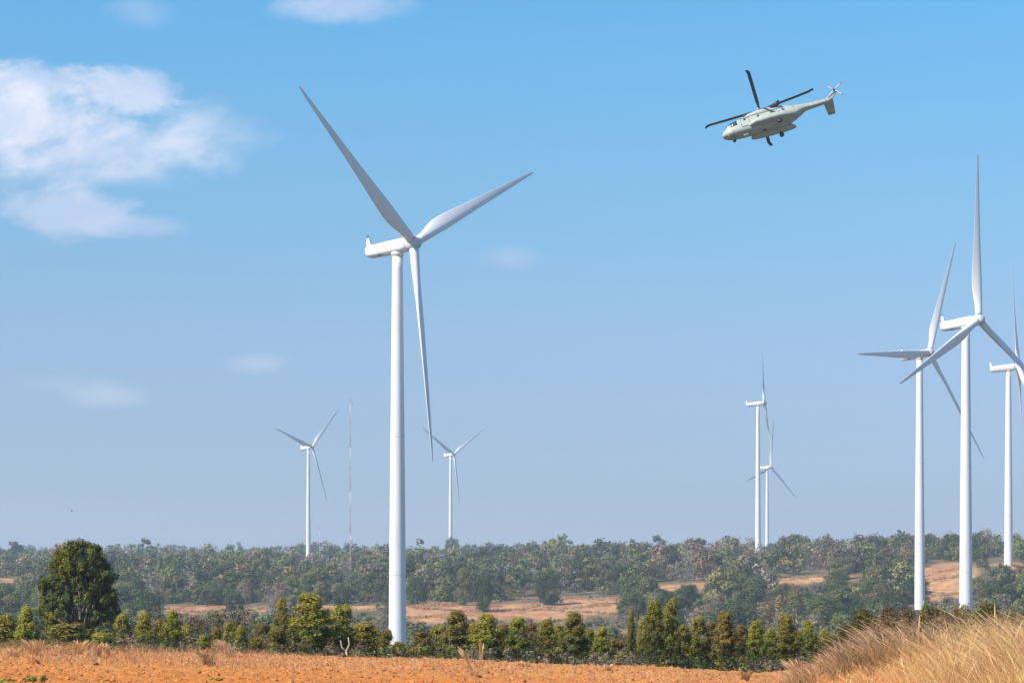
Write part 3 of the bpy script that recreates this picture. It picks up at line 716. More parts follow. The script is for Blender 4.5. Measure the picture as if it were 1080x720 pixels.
# hand placed ones: px, foot row, height px, width px, kind, label
HAND = [
 (578, 638, 40, 32, 'dark', 'broad grey green tree standing alone in the tan field'),
 (612, 622, 34, 26, 'dark', 'blue green round tree right above the lone grey green tree of the tan field'),
 (656, 627, 34, 26, 'dark', 'dark tree with a visible leaning trunk on the upper edge of the tan field'),
 (684, 642, 34, 34, 'green', 'grey green spreading tree beside the dark tree with the leaning trunk'),
 (727, 642, 30, 24, 'dark', 'dark blue green tree just below the narrow orange field strip'),
 (490, 638, 40, 26, 'green', 'green tree on the near edge of the tan field, the left of a touching pair'),
 (511, 645, 44, 20, 'dark', 'dark narrow tree on the tan field, the right of a touching pair'),
 (440, 637, 34, 26, 'dark', 'dark round tree touching the largest turbine tower, above the tan field'),
 (765, 655, 56, 60, 'olive', 'large yellow green tree, paler than all the trees around it'),
 (797, 632, 26, 30, 'dark', 'dark green tree right behind the large yellow green tree'),
 (885, 612, 24, 30, 'green', 'rounded green tree above the narrow orange strip, upper one of two domes'),
 (882, 628, 26, 34, 'dark', 'rounded dark tree just under the orange strip, lower one of two domes'),
 (959, 638, 26, 26, 'dark', 'dark tree close beside the foot of the turbine with the level blade'),
 (930, 598, 34, 22, 'dark', 'tall dark tree standing above the skyline of the brown ridge'),
 (1003, 590, 30, 26, 'dark', 'tall green tree on the skyline between the two large turbine towers'),
 (1040, 588, 30, 26, 'bare', 'sparse leafless tree on the skyline right behind the turbine with the upright blade'),
 (247, 645, 24, 22, 'dark', 'dark blue green tree by the thin strip of orange earth'),
 (185, 620, 30, 22, 'green', 'upright green tree just left above the spreading bare tree'),
 (340, 618, 18, 22, 'olive', 'tree with a yellowish crown near the lattice mast'),
 (672, 655, 26, 18, 'dark', 'small dark bluish conifer shaped tree at the lower edge of the tan field'),
]
for (a, row, hp, wp_, kd, lab) in HAND:
    d = dist_for(a, row); x, y, z = at(a, d); s = hp * d / F / 10; wsc = wp_ * d / F / 8.3
    pr = random.choice(WOOD[kd]); e = place(pr, (x, y, z), random.uniform(0, 6.28), wsc, KIND[kd][0], lab, sz=s); used.append((x, y, wsc * 4, a, None, d, e))
# lone tree in front of the far turbine's foot
x, y, z = at(477, 2250); e = place(WOOD['dark'][1], (x, y, z), 1.0, 1.75, 'broadleaf_tree', 'lone dark tree breaking the skyline in front of a distant turbine foot', sz=2.25); used.append((x, y, 7, 477, None, 2250, e))
def mix_for(pxc, d):
    w_ = dict(dark=.34, green=.28, olive=.13, bare=.17, rust=.08)
    if 690 < pxc < 980 and d > 1150: w_ = dict(dark=.2, green=.15, olive=.08, bare=.30, rust=.27)
    if 700 < pxc < 850 and d <= 900: w_ = dict(dark=.2, green=.2, olive=.15, bare=.40, rust=.05)
    if 860 < pxc < 1000 and d < 1200: w_ = dict(dark=.5, green=.3, olive=.1, bare=.05, rust=.05)
    if 230 < pxc < 320 and d < 1100: w_ = dict(dark=.15, green=.25, olive=.1, bare=.4, rust=.1)
    k = list(w_)
    if not (690 < pxc < 980 and d > 1150): w_['rust'] *= .6; w_['green'] += .08
    return random.choices(k, [w_[q] for q in k])[0]
def scatter(n, dlo, dhi, power=1.0, pxlo=-60, pxhi=1140, hs=(6.0, 11.5), tries=60, avoid_open=True):
    out = []
    for _ in range(n * tries):
        if len(out) >= n: break
        u = random.random() ** power; d = dlo + (dhi - dlo) * u; a = random.uniform(pxlo, pxhi)
        x = (a - 540) * d / F
        h = random.uniform(*hs); wd = h * random.uniform(.8, 1.15)
        if avoid_open and float(open_mask(np.array([x]), np.array([d]))[0]) > .35: continue
        if blocks(a, d, h, wd): continue
        if not free(x, d, wd / 2): continue
        used.append((x, d, wd / 2, a, None, d, None)); out.append((a, d, h, wd))
    return out
ind = scatter(95, 330, 620, 1, hs=(6, 12)) + scatter(135, 620, 860, 1, hs=(7, 15)) + scatter(150, 860, 1090, 1, hs=(8, 15))
MARKS = [(0, 40, 'beyond the big round tree, on its outer side'), (40, 125, 'behind the big round tree'), (125, 190, 'between the big round tree and the spreading bare tree'), (190, 260, 'around the spreading bare tree'),
         (260, 320, 'before the distant turbine beside the mast'), (320, 370, 'by the foot of the lattice mast'), (370, 418, 'between the lattice mast and the largest turbine tower'), (418, 475, 'just past the largest turbine tower'),
         (475, 560, 'below the lone skyline tree'), (560, 640, 'around the tan field'), (640, 720, 'at the end of the tan field'), (720, 790, 'beside the large yellow green tree'), (790, 850, 'below the overlapping pair of turbines'),
         (850, 920, 'below the narrow orange strip'), (920, 968, 'just before the turbine with the level blade'), (968, 1020, 'between the two big towers by the grassy bank'), (1020, 1066, 'between the upright blade turbine and the hilltop turbine'), (1066, 2000, 'past the hilltop turbine'), (-2000, 0, 'at the outer edge of the valley wood')]
buck = {}
for (a, d, h, wd) in ind:
    kd = mix_for(a, d); mk = next(t for l_, h_, t in MARKS if l_ <= a < h_); band = 'low on the near slope' if d < 620 else ('midway down the valley' if d < 900 else 'higher on the far slope')
    buck.setdefault((kd, mk, band), []).append((a, d, h, wd))
ORD = ['leftmost', 'second from left', 'third from left', 'fourth from left', 'fifth from left', 'sixth from left', 'seventh from left', 'eighth from left', 'ninth from left', 'tenth from left', 'eleventh from left', 'twelfth from left', 'thirteenth from left', 'fourteenth from left', 'rightmost']
for (kd, mk, band), L_ in buck.items():
    L_.sort()
    for i, (a, d, h, wd) in enumerate(L_):
        base = '%s %s %s' % (KIND[kd][1], band, mk)
        if len(L_) > 1: base = '%s %s' % (ORD[min(i, 14)], base)
        while len(base.split()) > 16:
            base = base.replace(' the ', ' ', 1) if ' the ' in base else base.rsplit(' ', 1)[0]
        x, y, z = at(a, d)
        place(random.choice(WOOD[kd]), (x, y, z - .2), random.uniform(0, 6.28), wd / 8.3, KIND[kd][0], base, group='trees of the valley wood', sz=h / 10)

# the far wood beyond: one mass
def far_wood():
    far = scatter(650, 640, 1100, 1, hs=(5, 9), tries=30) + scatter(1350, 1090, 1700, 1, hs=(7, 16), tries=25) + scatter(1000, 1600, 2600, 1, -80, 1160, hs=(7, 16), tries=20) + []
    r = np.random.default_rng(5)
    fa = [(random.uniform(-100, 1180), random.uniform(2500, 3600), random.uniform(7, 15), 0) for _ in range(900)] + [(random.uniform(-100, 1180), random.uniform(3600, 5200), random.uniform(8, 16), 0) for _ in range(450)]
    fa = [(a, d, h, h * random.uniform(.8, 1.2)) for a, d, h, _ in fa]
    Vs, Cs = [], []
    base = {'dark': (.085, .105, .045), 'green': MID, 'olive': OLIVE, 'bare': (.28, .235, .18), 'rust': (.25, .18, .115)}
    for (a, d, h, wd) in far + fa:
        if d > 1600:
            hv = .85 + .35 * math.sin(a * .05 + d * .004) * math.sin(a * .017 + 2) + (.4 if r.uniform() < .04 else 0); h *= hv; wd *= .5 + .5 * hv
        n = 900 if d < 1100 else 600 if d < 1500 else (330 if d < 2100 else (200 if d < 3000 else 110))
        kd = mix_for(a, d); ls = h * (.085 if d < 1500 else (.11 if d < 2100 else .15))
        if kd == 'bare': n = int(n * .6); ls *= .8
        ncl = 16 if d < 2100 else 9
        cl = crown_clumps(h, h * .08, DOME if kd in ('green', 'bare') else ROUND, wd, ncl, .22, .16, r, (1.2, 1.08, .85), .25)
        V, _, co_ = leafcloud(cl, n, ls, np.array(base[kd]) * r.uniform(.6, 1.3) * np.array([r.uniform(.9, 1.12), 1, r.uniform(.85, 1.15)]), .12, 1.0, .35, 1.2, r)
        x, y, z = at(a, d); V = V + np.array([x, y, z - .2]); Vs.append(V); Cs.append(co_)
    V = np.concatenate(Vs); co_ = np.concatenate(Cs)
    o = obj('distant_wood', mesh_np('distant_wood', V, np.arange(len(V)).reshape(-1, 4), M_wood_far, co_))
    tag(o, 'hazy mixed green and brown woods covering the far slopes up to the skyline', 'woods', kind='stuff')
far_wood()

# scrub between the trees, low and grey green
def scrub():
    r = np.random.default_rng(15); Vs, Cs = [], []
    n_ = 0
    while n_ < 2900:
        if n_ < 1300: d = random.uniform(300, 760)
        else: d = random.uniform(700, 1250)
        a = random.uniform(-60, 1140); x = (a - 540) * d / F; h = random.uniform(1.2, 4.5); wd = h * random.uniform(1.1, 2.2)
        om = float(open_mask(np.array([x]), np.array([d]))[0])
        if om > .35 and random.random() > .14: continue
        if om > .35: h *= .5; wd *= .5
        if blocks(a, d, h, wd) and random.random() > .12: continue
        cl = crown_clumps(h, 0, DOME, wd, 8, .24, .2, r, (1.2, 1.1, .9), .2); b = random.choice([MID, GREY, GREY, DARK, OLIVE, (.2, .14, .09)])
        V, _, co_ = leafcloud(cl, 230, h * .13 + .05, b, .25, .9, .3, 1.4, r)
        x, y, z = at(a, d); Vs.append(V + np.array([x, y, z])); Cs.append(co_); n_ += 1
    V = np.concatenate(Vs)
    tag(obj('valley_scrub', mesh_np('valley_scrub', V, np.arange(len(V)).reshape(-1, 4), M_wood_far, np.concatenate(Cs))), 'low grey green scrub covering the valley floor between the trees', 'scrub', kind='stuff')
scrub()

# tan grass strips on the terraces of the open fields
def terraces():
    r = np.random.default_rng(19); Vs, Cs = [], []
    for (a0, a1, d0, d1, n, h) in ((425, 560, 930, 938, 150, .9), (440, 660, 1000, 1012, 240, 1.1), (560, 668, 1065, 1075, 120, .9), (430, 480, 1035, 1045, 70, 1.5), (520, 660, 1120, 1130, 130, 1.2),
                                   (690, 742, 1180, 1190, 60, 1.0), (984, 1020, 1090, 1100, 60, 1.0), (984, 1022, 1150, 1165, 60, 1.2), (984, 1020, 1230, 1245, 50, 1.0), (826, 905, 1262, 1272, 80, 1.0), (170, 420, 1012, 1022, 200, 1.0)):
        for i in range(n):
            a = r.uniform(a0, a1); d = r.uniform(d0, d1) + 14 * math.sin(a * .045 + d0); hh = h * r.uniform(.4, 1.3)
            x, y, z = at(a, d); cl = [(r.normal(0, .8), r.normal(0, .4), hh * .5, .7, hh * .5, *(np.ones(3) * r.uniform(.75, 1.2))) for _ in range(3)]
            b = random.choice([(.58, .38, .20), (.50, .29, .15), (.36, .24, .14), (.62, .42, .26)])
            V, _, co_ = leafcloud(cl, 60, .28, b, .2, .7, .2, 1.6, r); Vs.append(V + np.array([x, y, z])); Cs.append(co_)
    V = np.concatenate(Vs)
    tag(obj('terrace_grass', mesh_np('terrace_grass', V, np.arange(len(V)).reshape(-1, 4), M_wood_far, np.concatenate(Cs))), 'tan dry grass growing in strips along the ledges of the valley fields', 'grass', kind='stuff')
terraces()

# ---- the big round tree
def big_tree():
    H, W = 10.2, 6.5
    r = np.random.default_rng(40)
    def prof(f):
        return np.interp(f, [0, .33, .45, .53, .6, .68, .76, .84, .91, .96, 1], [.7, .74, .84, .98, 1.04, 1.02, .93, .78, .58, .40, .18])
    cl = []
    for i in range(640):
        f = r.uniform(.02, .985); a = r.uniform(0, 6.283); rr = W / 2 * prof(f) * (r.uniform(.3, 1) ** .4) * .93
        if .30 < f < .46 and math.cos(a) > .2 and r.uniform() < .75: continue       # opening under the crown on the right
        s = r.uniform(.30, .56); b = r.uniform(.55, 1.4); mul = np.array([b, b, b])
        if r.uniform() < (.4 if math.cos(a) < 0 else .15): mul *= np.array([1.9, 1.5, .7])  # more bright yellow clumps on the sunward left: sunlight painted into leaf colour
        cl.append((rr * math.cos(a), rr * math.sin(a), H * f - .2, s, s * .8, *mul))
    V, Fq, co_ = leafcloud(cl, 62000, .15, (.078, .090, .022), .35, .9, .3, 1.5, r)
    tips = np.array([c[:3] for c in cl])[r.permutation(len(cl))[:46]]
    tr = MB(); limbs(tr, 0, H * .9, tips, .26, (.38, .32, .27), r, k=10)
    e = empty('round_tree', at(84, 172)); e.scale = (.87, .87, 1.035)
    tag(e, 'big dense dark green tree with a rounded crown, tallest tree at the field edge', 'tree')
    tr.build('trunk', M_bark, e); obj('crown', mesh_np('crown', V, Fq, M_leaf, co_), e)
big_tree()

# ---- the spreading bare tree with rusty leaves on top
def spreading_tree():
    r = np.random.default_rng(52); tr = MB(); tips = []
    def grow(p, d, L_, rad, lev):
        q = p + d * L_ * .5 + r.normal(0, .03 * L_, 3); e_ = p + d * L_
        tr.tube([p, q, e_], [rad, rad * .8, rad * .62], 5 if lev < 2 else 3, (.42, .36, .31), False)
        if lev >= 5: tips.append(e_); return
        for _ in range(3 if lev < 4 else 2):
            nd = d + r.normal(0, .42, 3) * (1.1 if lev < 3 else .9); nd[2] += .10; nd /= np.linalg.norm(nd)
            grow(e_, nd, L_ * r.uniform(.62, .85), rad * .58, lev + 1)
    for dx, dy in ((.35, .1), (-.3, .15), (.05, -.3), (.7, -.1), (-.65, 0)):
        d = np.array([dx, dy, 1.0]); grow(np.array([0, 0, -.2]), d / np.linalg.norm(d), 1.9, .11, 0)
    tips = np.array(tips); zmax = tips[:, 2].max()
    hi = tips[tips[:, 2] > np.percentile(tips[:, 2], 45)]
    cl = [(t_[0], t_[1], t_[2], .28, .2, *(np.array([1, 1, 1]) * r.uniform(.6, 1.4))) for t_ in hi]
    V, Fq, co_ = leafcloud(cl, 2200, .13, (.20, .115, .045), .35, .5, .1, 1.6, r)
    e = empty('spreading_tree', at(207, 165)); s = (1, 1, 1); k = 5.6 / zmax; e.scale = (k, k, k)
    tag(e, 'bare spreading tree with pale branches and a thin rusty flat crown', 'tree')
    tr.build('trunk', M_bark, e); obj('crown', mesh_np('crown', V, Fq, M_leaf, co_), e)
spreading_tree()

# ---- row of young columnar trees just beyond the field
YT = (.15, .155, .028)
COLS = [tree_proto(5, 1.75, .15, COLM, 17000, .082, (.088, .104, .022), seed=s, ncl=170, cr=.155, jit=.5, warm=(2.0, 1.6, .9), wp=.35, shell=.2, nl=26, r0=.05, tip=(.34, .28, .05, 2.8, 2.0), aspect=1.7) for s in (21, 22, 23, 24)]
COLO = [tree_proto(5, 1.75, .15, COLM, 14000, .082, (.12, .118, .036), seed=s, ncl=150, cr=.155, jit=.5, warm=(1.9, 1.4, .9), wp=.35, shell=.2, nl=26, r0=.05, tip=(.28, .19, .045, 2.8, 2.4), aspect=1.7) for s in (25, 26)]
ROW = [ # px, top row, width px, distance, proto, label
 (5, 646, 34, 145, 0, 'green shrubby young tree at the field edge, cut by the picture edge'),
 (28, 637, 26, 140, 0, 'bright green young tree directly before the big round tree, on its left'),
 (128, 645, 24, 150, 1, 'young green tree touching the big round tree on its right'),
 (152, 642, 22, 135, 2, 'slim young tree with orange tinted top, second to the right of the big round tree'),
 (181, 641, 22, 140, 3, 'slim olive young tree just before the spreading bare tree'),
 (241, 654, 20, 138, 1, 'small green twin topped shrub right of the fan of pale grass'),
 (254, 657, 16, 141, 2, 'narrow green shrub touching the twin topped one'),
 (297, 628, 20, 150, 4, 'thin yellowish young tree rising left of the widest columnar tree'),
 (293, 660, 34, 132, 5, 'low dull brownish green shrub at the foot of the thin yellowish tree'),
 (327, 623, 42, 128, 0, 'widest and tallest bushy columnar tree left of the largest turbine tower'),
 (361, 635, 32, 130, 1, 'columnar tree with a forked pale trunk showing at its foot'),
 (384, 654, 40, 134, 2, 'rounded dark green bush between the forked trunk tree and the largest tower'),
 (408, 662, 20, 128, 3, 'small pointed young tree before the left edge of the largest tower'),
 (421, 675, 22, 124, 0, 'lowest small bush right before the foot of the largest tower'),
 (446, 664, 34, 134, 5, 'loose grey green bush just right of the largest tower'),
 (481, 641, 34, 130, 4, 'bushy olive columnar tree behind the tall dry grass stems'),
 (514, 645, 34, 127, 0, 'leaning twin crowned green columnar tree right of the dry grass stems'),
 (546, 648, 30, 129, 1, 'olive green columnar tree left of the short dark one'),
 (576, 650, 26, 131, 2, 'dark green short columnar tree below the lone tree of the tan field'),
 (605, 643, 36, 128, 4, 'broad yellow topped columnar tree with thin brown lower branches'),
 (635, 659, 26, 130, 3, 'short green columnar tree right of the broad yellow topped one'),
 (666, 641, 11, 138, 2, 'very thin single column tree standing apart'),
 (690, 631, 26, 127, 0, 'left half of the tallest pair of pointed columnar trees'),
 (708, 628, 24, 129, 3, 'right half of the tallest pair of pointed columnar trees'),
 (736, 648, 30, 128, 1, 'green pointed columnar tree with grey green skirt right of the tallest pair'),
 (765, 642, 32, 127, 4, 'brown topped dark columnar tree, one side brownish'),
 (798, 652, 25, 124, 0, 'compact egg shaped columnar tree, the densest of the row'),
 (829, 645, 32, 126, 2, 'round topped columnar tree at the end of the row by the grassy bank'),
 (853, 652, 24, 150, 3, 'paler young tree half behind the round topped columnar tree'),
 (870, 662, 22, 155, 1, 'small pale green young tree beside the grassy bank'),
 (270, 671, 20, 132, 1, 'tiny bright green round bush at the field edge near the twin topped shrub'),
 (649, 672, 30, 134, 5, 'low grey brown bush under the very thin column tree'),
 (215, 668, 20, 128, 0, 'low yellow green bush beside the fan of pale grass'),
 (75, 655, 70, 142, 5, 'low olive brush skirt at the foot of the big round tree'),
 (108, 664, 40, 140, 2, 'dark green undergrowth bush under the crown of the big round tree'),
]
ROW2 = [(60, 662, 26, 158, 'before the foot of the big round tree'), (166, 652, 22, 160, 'between the orange tinted slim tree and the olive one'), (198, 657, 24, 156, 'under the left branches of the spreading bare tree'),
 (228, 660, 22, 158, 'under the right branches of the spreading bare tree'), (276, 655, 26, 160, 'left of the thin yellowish young tree'), (311, 645, 26, 150, 'between the thin yellowish tree and the widest bushy one'),
 (345, 648, 28, 148, 'between the widest bushy tree and the forked trunk tree'), (397, 661, 22, 150, 'between the rounded dark bush and the small pointed tree'), (463, 657, 28, 150, 'between the loose grey green bush and the olive columnar tree'),
 (498, 655, 28, 148, 'right behind the tall dry grass stems'), (530, 656, 26, 150, 'between the leaning twin crowned tree and its olive neighbour'), (561, 655, 26, 152, 'between the olive columnar tree and the short dark one'),
 (590, 657, 26, 150, 'between the short dark tree and the broad yellow topped one'), (621, 661, 24, 150, 'between the broad yellow topped tree and the short green one'), (678, 652, 20, 150, 'right of the very thin column tree'),
 (722, 657, 24, 148, 'between the tallest pair and the green pointed tree'), (751, 654, 26, 150, 'between the green pointed tree and the brown topped one'), (782, 657, 24, 150, 'between the brown topped tree and the egg shaped one'),
 (813, 660, 24, 150, 'between the egg shaped tree and the round topped one'), (841, 664, 24, 140, 'behind the right side of the round topped tree')]
HUE = ['pale olive', 'dull green', 'yellowish', 'grey green', 'brownish green']
ROW += [(a, t_, w2, d, (i * 5 + 3) % 6, HUE[i % 5].replace('pale ', 'low ') + ' young tree ' + l_) for i, (a, t_, w2, d, l_) in enumerate(ROW2)]
for i, (a, top, wp_, d, k, lab) in enumerate(ROW):
    x, y, z = at(a, d); pr = (COLS + COLO)[k]; ztop = (Y0 - top) * d / F; s = (ztop - z) / 5.0; wx = wp_ * d / F / 1.85 * (1.12 if a > 530 else 1.28)
    place(pr, (x, y, z), i * 1.7, wx, 'young_tree', lab, 'young tree' if 'bush' not in lab and 'shrub' not in lab and 'brush' not in lab else 'shrub', 'young trees along the field edge', sz=s)
# pale forked trunk seen under one of them
def fork():
    x, y, z = at(366, 121); e = empty('forked_stump', (x, y, z)); tag(e, 'pale forked bare trunk catching the sun under the columnar trees', 'trunk')
    m = MB(); s = 121 / F
    m.tube([(0, 0, 0), (0, 0, 1.2), (-.1, 0, 1.5)], [.11, .10, .09], 8, (.95, .68, .48)); m.build('stem', M_bark, e)
    zc = 1.45
    m = MB(); m.tube([(-.08, 0, zc), (.22, 0, zc + .55), (.12, 0, zc + 1.1)], [.09, .075, .05], 7, (.95, .68, .48)); m.build('limb', M_bark, e)
    m = MB(); m.tube([(-.08, 0, zc), (-.5, .05, zc + .35), (-.62, 0, zc + .85)], [.085, .06, .04], 7, (.95, .68, .48)); m.build('limb', M_bark, e)
    e.location.z = -(690 - Y0) * 121 / F - .75
    e.scale = (.5, .5, .62)
fork()
# undergrowth behind the crest
def under():
    r = np.random.default_rng(61); Vs, Cs = [], []
    for i in range(560):
        d = random.uniform(105, 175); a = random.uniform(-40, 905); x, y, z = at(a, d)
        top = np.interp(a, [0, 120, 300, 430, 640, 850], [676, 672, 676, 682, 686, 694]) + (random.uniform(-1, 16) if d < 142 else random.uniform(-24, 10))
        if 402 < a < 436 and top < 680: continue
        h = (Y0 - top) * d / F - z
        if h < .4: continue
        cl = [(r.normal(0, .5), r.normal(0, .5), h * f, .35, .35, *(np.ones(3) * r.uniform(.6, 1.4))) for f in np.linspace(.45, .95, 6)]
        b = random.choice([(.17, .155, .06), (.13, .13, .04), (.16, .16, .05), (.19, .15, .10), (.06, .075, .025), (.22, .16, .10)])
        V, _, co_ = leafcloud(cl, 480, .10, b, .3, .7, .05, 2.0, r); Vs.append(V + np.array([x, y, z])); Cs.append(co_)
    V = np.concatenate(Vs)
    tag(obj('undergrowth', mesh_np('undergrowth', V, np.arange(len(V)).reshape(-1, 4), M_wood_far, np.concatenate(Cs))), 'grey brown and green undergrowth filling the gaps between the young trees', 'undergrowth', kind='stuff')
under()

# ------------------------------------------------------------ grasses
def blades(P, h, lean, wid, colr, r, segs=4, cj=.2, head=0.0, headcol=None):
    """P (n,3) roots, h (n,), lean (n,2) horizontal lean at the tip as a fraction of h"""
    n = len(P); th = r.uniform(0, 3.14, n) * .6 - .3; wv = np.stack([np.cos(th), np.sin(th), np.zeros(n)], 1)
    Vs = []
    for i in range(segs + 1):
        f = i / segs; c = P + np.stack([lean[:, 0] * h * f ** 1.7, lean[:, 1] * h * f ** 1.7, h * f * (1 - .15 * f)], 1)
        ww = wid * (1 - f) ** .6 + .0015
        if head > 0 and i >= segs - 1: ww = ww + head * (1 if i == segs - 1 else .2)
        ww = np.broadcast_to(ww, (n,))[:, None] * .5
        Vs += [c - wv * ww, c + wv * ww]
    V = np.stack(Vs, 1); k = 2 * (segs + 1)
    q = np.array([(2 * i, 2 * i + 1, 2 * i + 3, 2 * i + 2) for i in range(segs)])
    Fq = (q[None] + k * np.arange(n)[:, None, None]).reshape(-1, 4)
    colr = np.broadcast_to(np.array(colr), (n, 3)) * (1 + r.normal(0, cj, (n, 1)))
    return V.reshape(-1, 3), Fq, np.repeat(np.clip(colr, .01, .95), k, 0)
def grass_obj(name, parts, label, cat, parent=None, kind=None):
    V, Fq, co_, n = [], [], [], 0
    for a, b, c in parts: V.append(a); Fq.append(b + n); co_.append(c); n += len(a)
    o = obj(name, mesh_np(name, np.concatenate(V), np.concatenate(Fq), M_grass, np.concatenate(co_)), parent)
    if label: tag(o, label, cat, kind=kind)
    return o
def roots(x, y): return np.stack([x, y, ground_z(x, y) + 0.0], 1)
def fieldz(x, y): return np.stack([x, y, ground_z(x, y) + clod_height(x, y) - .01], 1)
r = np.random.default_rng(71)
GOLD = (.98, .60, .26); TAN = (.64, .42, .22); BRN = (.44, .29, .14); RED = (.66, .42, .20)
def clumped(n, x0, x1, y0, y1, m, s):
    cx = r.uniform(x0, x1, m); cy = r.uniform(y0, y1, m); i = r.integers(0, m, n)
    ox = r.normal(0, s, n); oy = r.normal(0, s, n); q = r.uniform(.7, 1.35, m); sh = r.uniform(.72, 1.25, m)
    return cx[i] + ox, cy[i] + oy, ox / s, oy / s, q[i], sh[i]
def bank():
    # golden grass nearest
    n = 34000; x, y, ox, oy, q, sh = clumped(n, 4.6, 12.6, 40, 55.5, 620, .11)
    pxc = 540 + F * x / y
    hh = np.interp(pxc, [815, 850, 900, 960, 1000, 1080, 1200], [.08, .14, .26, .45, .78, 1.02, 1.12])
    dn = smooth_noise(x, y, 1.6, 41); hh = hh * (1 + .2 * dn) * q
    keep = (pxc > 822 + 14 * r.normal(size=n)) & (r.uniform(size=n) < .5 + .5 * np.clip((pxc - 840) / 140, 0, 1)); x, y, hh, dn, ox, oy, sh = x[keep], y[keep], hh[keep], dn[keep], ox[keep], oy[keep], sh[keep]; n = len(x)
    h = hh * r.uniform(.45, 1.08, n)
    lean = np.stack([-.2 + r.normal(0, .27, n) + .28 * ox, r.normal(0, .2, n) + .2 * oy], 1)
    c = np.array(GOLD)[None] * np.clip(1 + .25 * dn, .6, 1.3)[:, None] * sh[:, None] * np.where(r.uniform(size=(n, 1)) < .2, np.array([[.5, .42, .38]]), 1.0)
    p1 = blades(roots(x, y), h, lean, .009, c, r, 4, .2)
    n2 = 2600; i = r.integers(0, n, n2)
    p2 = blades(roots(x[i], y[i]), hh[i] * r.uniform(.9, 1.25, n2), np.stack([-.22 + r.normal(0, .4, n2), r.normal(0, .2, n2)], 1), .006, (.85, .55, .27), r, 5, .15, .016)
    grass_obj('golden_grass', [p1, p2], 'tall golden dry grass covering the sunny front of the bank', 'grass', kind='stuff')
    # brown grass behind it
    n = 22000; x, y, ox, oy, q, sh = clumped(n, 5.6, 15.5, 54, 64, 520, .12); pxc = 540 + F * x / y
    top = np.interp(pxc, [830, 870, 900, 940, 1000, 1080, 1200], [712, 692, 672, 657, 650, 653, 651])
    z = ground_z(x, y); hh = np.clip((Y0 - top) * y / F - z, .15, 1.75) * (1 + .22 * smooth_noise(x, y, 1.1, 43) + .12 * smooth_noise(x, y, .45, 46))
    keep = pxc > 835 + 12 * r.normal(size=n); x, y, hh, ox, oy, q, sh = x[keep], y[keep], hh[keep], ox[keep], oy[keep], q[keep], sh[keep]; n = len(x); hh = hh * (.4 + .6 * q)
    cc = np.where(r.uniform(size=(n, 1)) < .35, np.array([RED]), np.array([BRN])) * sh[:, None]
    p1 = blades(roots(x, y), hh * r.uniform(.5, 1.0, n), np.stack([-.25 + .34 * ox + r.normal(0, .38, n), .2 * oy + r.normal(0, .3, n)], 1), .009, cc, r, 4, .45)
    n2 = 2500; i = r.integers(0, n, n2)
    p2 = blades(roots(x[i], y[i]), hh[i] * r.uniform(.8, 1.1, n2), np.stack([-.35 + r.normal(0, .4, n2), r.normal(0, .2, n2)], 1), .007, (.70, .44, .27), r, 5, .25, .02)
    grass_obj('brown_grass', [p1, p2], 'reddish brown taller grass leaning behind the golden grass on the bank', 'grass', kind='stuff')
bank()
def bank_weeds():
    Vs, Cs = [], []; k = 0
    while k < 270:
        y = r.uniform(56, 64); x = r.uniform(5.8, 15); pxc = 540 + F * x / y
        if pxc < 882: continue
        top = np.interp(pxc, [850, 880, 910, 940, 1000, 1080, 1200], [706, 690, 672, 658, 648, 652, 650]) + r.uniform(-3, 16) + (8 if y < 57 else 0)
        z = gz(x, y); h = (Y0 - top) * y / F - z
        if h < .12: continue
        s_ = r.uniform(.10, .22); cl = [(r.normal(0, .12), r.normal(0, .12), h * f, s_ * (1.2 - .6 * f), s_, *(np.ones(3) * r.uniform(.6, 1.4))) for f in (.5, .65, .8, .92, 1.0)]
        b = [(.22, .165, .07), (.28, .18, .09), (.15, .14, .05), (.34, .21, .10), (.24, .20, .08)][r.integers(0, 5)]
        V, _, co_ = leafcloud(cl, 170, .045, b, .35, .6, .1, 2.0, r); Vs.append(V + np.array([x, y, z])); Cs.append(co_); k += 1
    V = np.concatenate(Vs)
    tag(obj('bank_weeds', mesh_np('bank_weeds', V, np.arange(len(V)).reshape(-1, 4), M_wood_far, np.concatenate(Cs))), 'brownish green leafy weeds mixed into the grass on top of the bank', 'weeds', kind='stuff')
bank_weeds()
# leafy shrubs on top of the bank
SHR = [tree_proto(1.6, 1.9, .1, DOME, 6500, .062, c, seed=s, ncl=60, cr=.16, jit=.5, warm=(1.25, 1.1, .8), wp=.4, shell=.2, nl=20, r0=.02, aspect=1.6) for s, c in ((81, (.085, .08, .03)), (82, (.13, .10, .05)), (83, (.16, .115, .06)))]
SH = [(893, 664, 30, 60, 0, 'yellow green broad leaved shrub at the lower end of the bank'), (912, 648, 34, 66, 0, 'dark green shrub with pale leaf edges on the shoulder of the bank'),
      (938, 644, 34, 68, 1, 'olive brown shrub left of the green bush on the bank'), (960, 647, 30, 64, 2, 'dull brown shrub before the turbine with the level blade'),
      (985, 645, 34, 70, 1, 'brownish shrub right of the bright green bush'), (1012, 642, 34, 70, 2, 'dry brown shrub right before the foot of the upright blade turbine'),
      (1042, 642, 38, 72, 0, 'olive shrub right of the upright blade turbine tower'), (1072, 650, 36, 70, 1, 'green brown shrub on the bank, cut by the picture edge'),
      (926, 655, 30, 62, 2, 'low brown shrub just under the dark green one'), (1000, 655, 40, 64, 1, 'wide low shrub in the brown grass between the two towers'), (1050, 660, 40, 63, 2, 'low dry shrub rising from the golden grass near the picture edge'),
      (877, 676, 22, 62, 0, 'small yellowish shrub where the bank meets the field')]
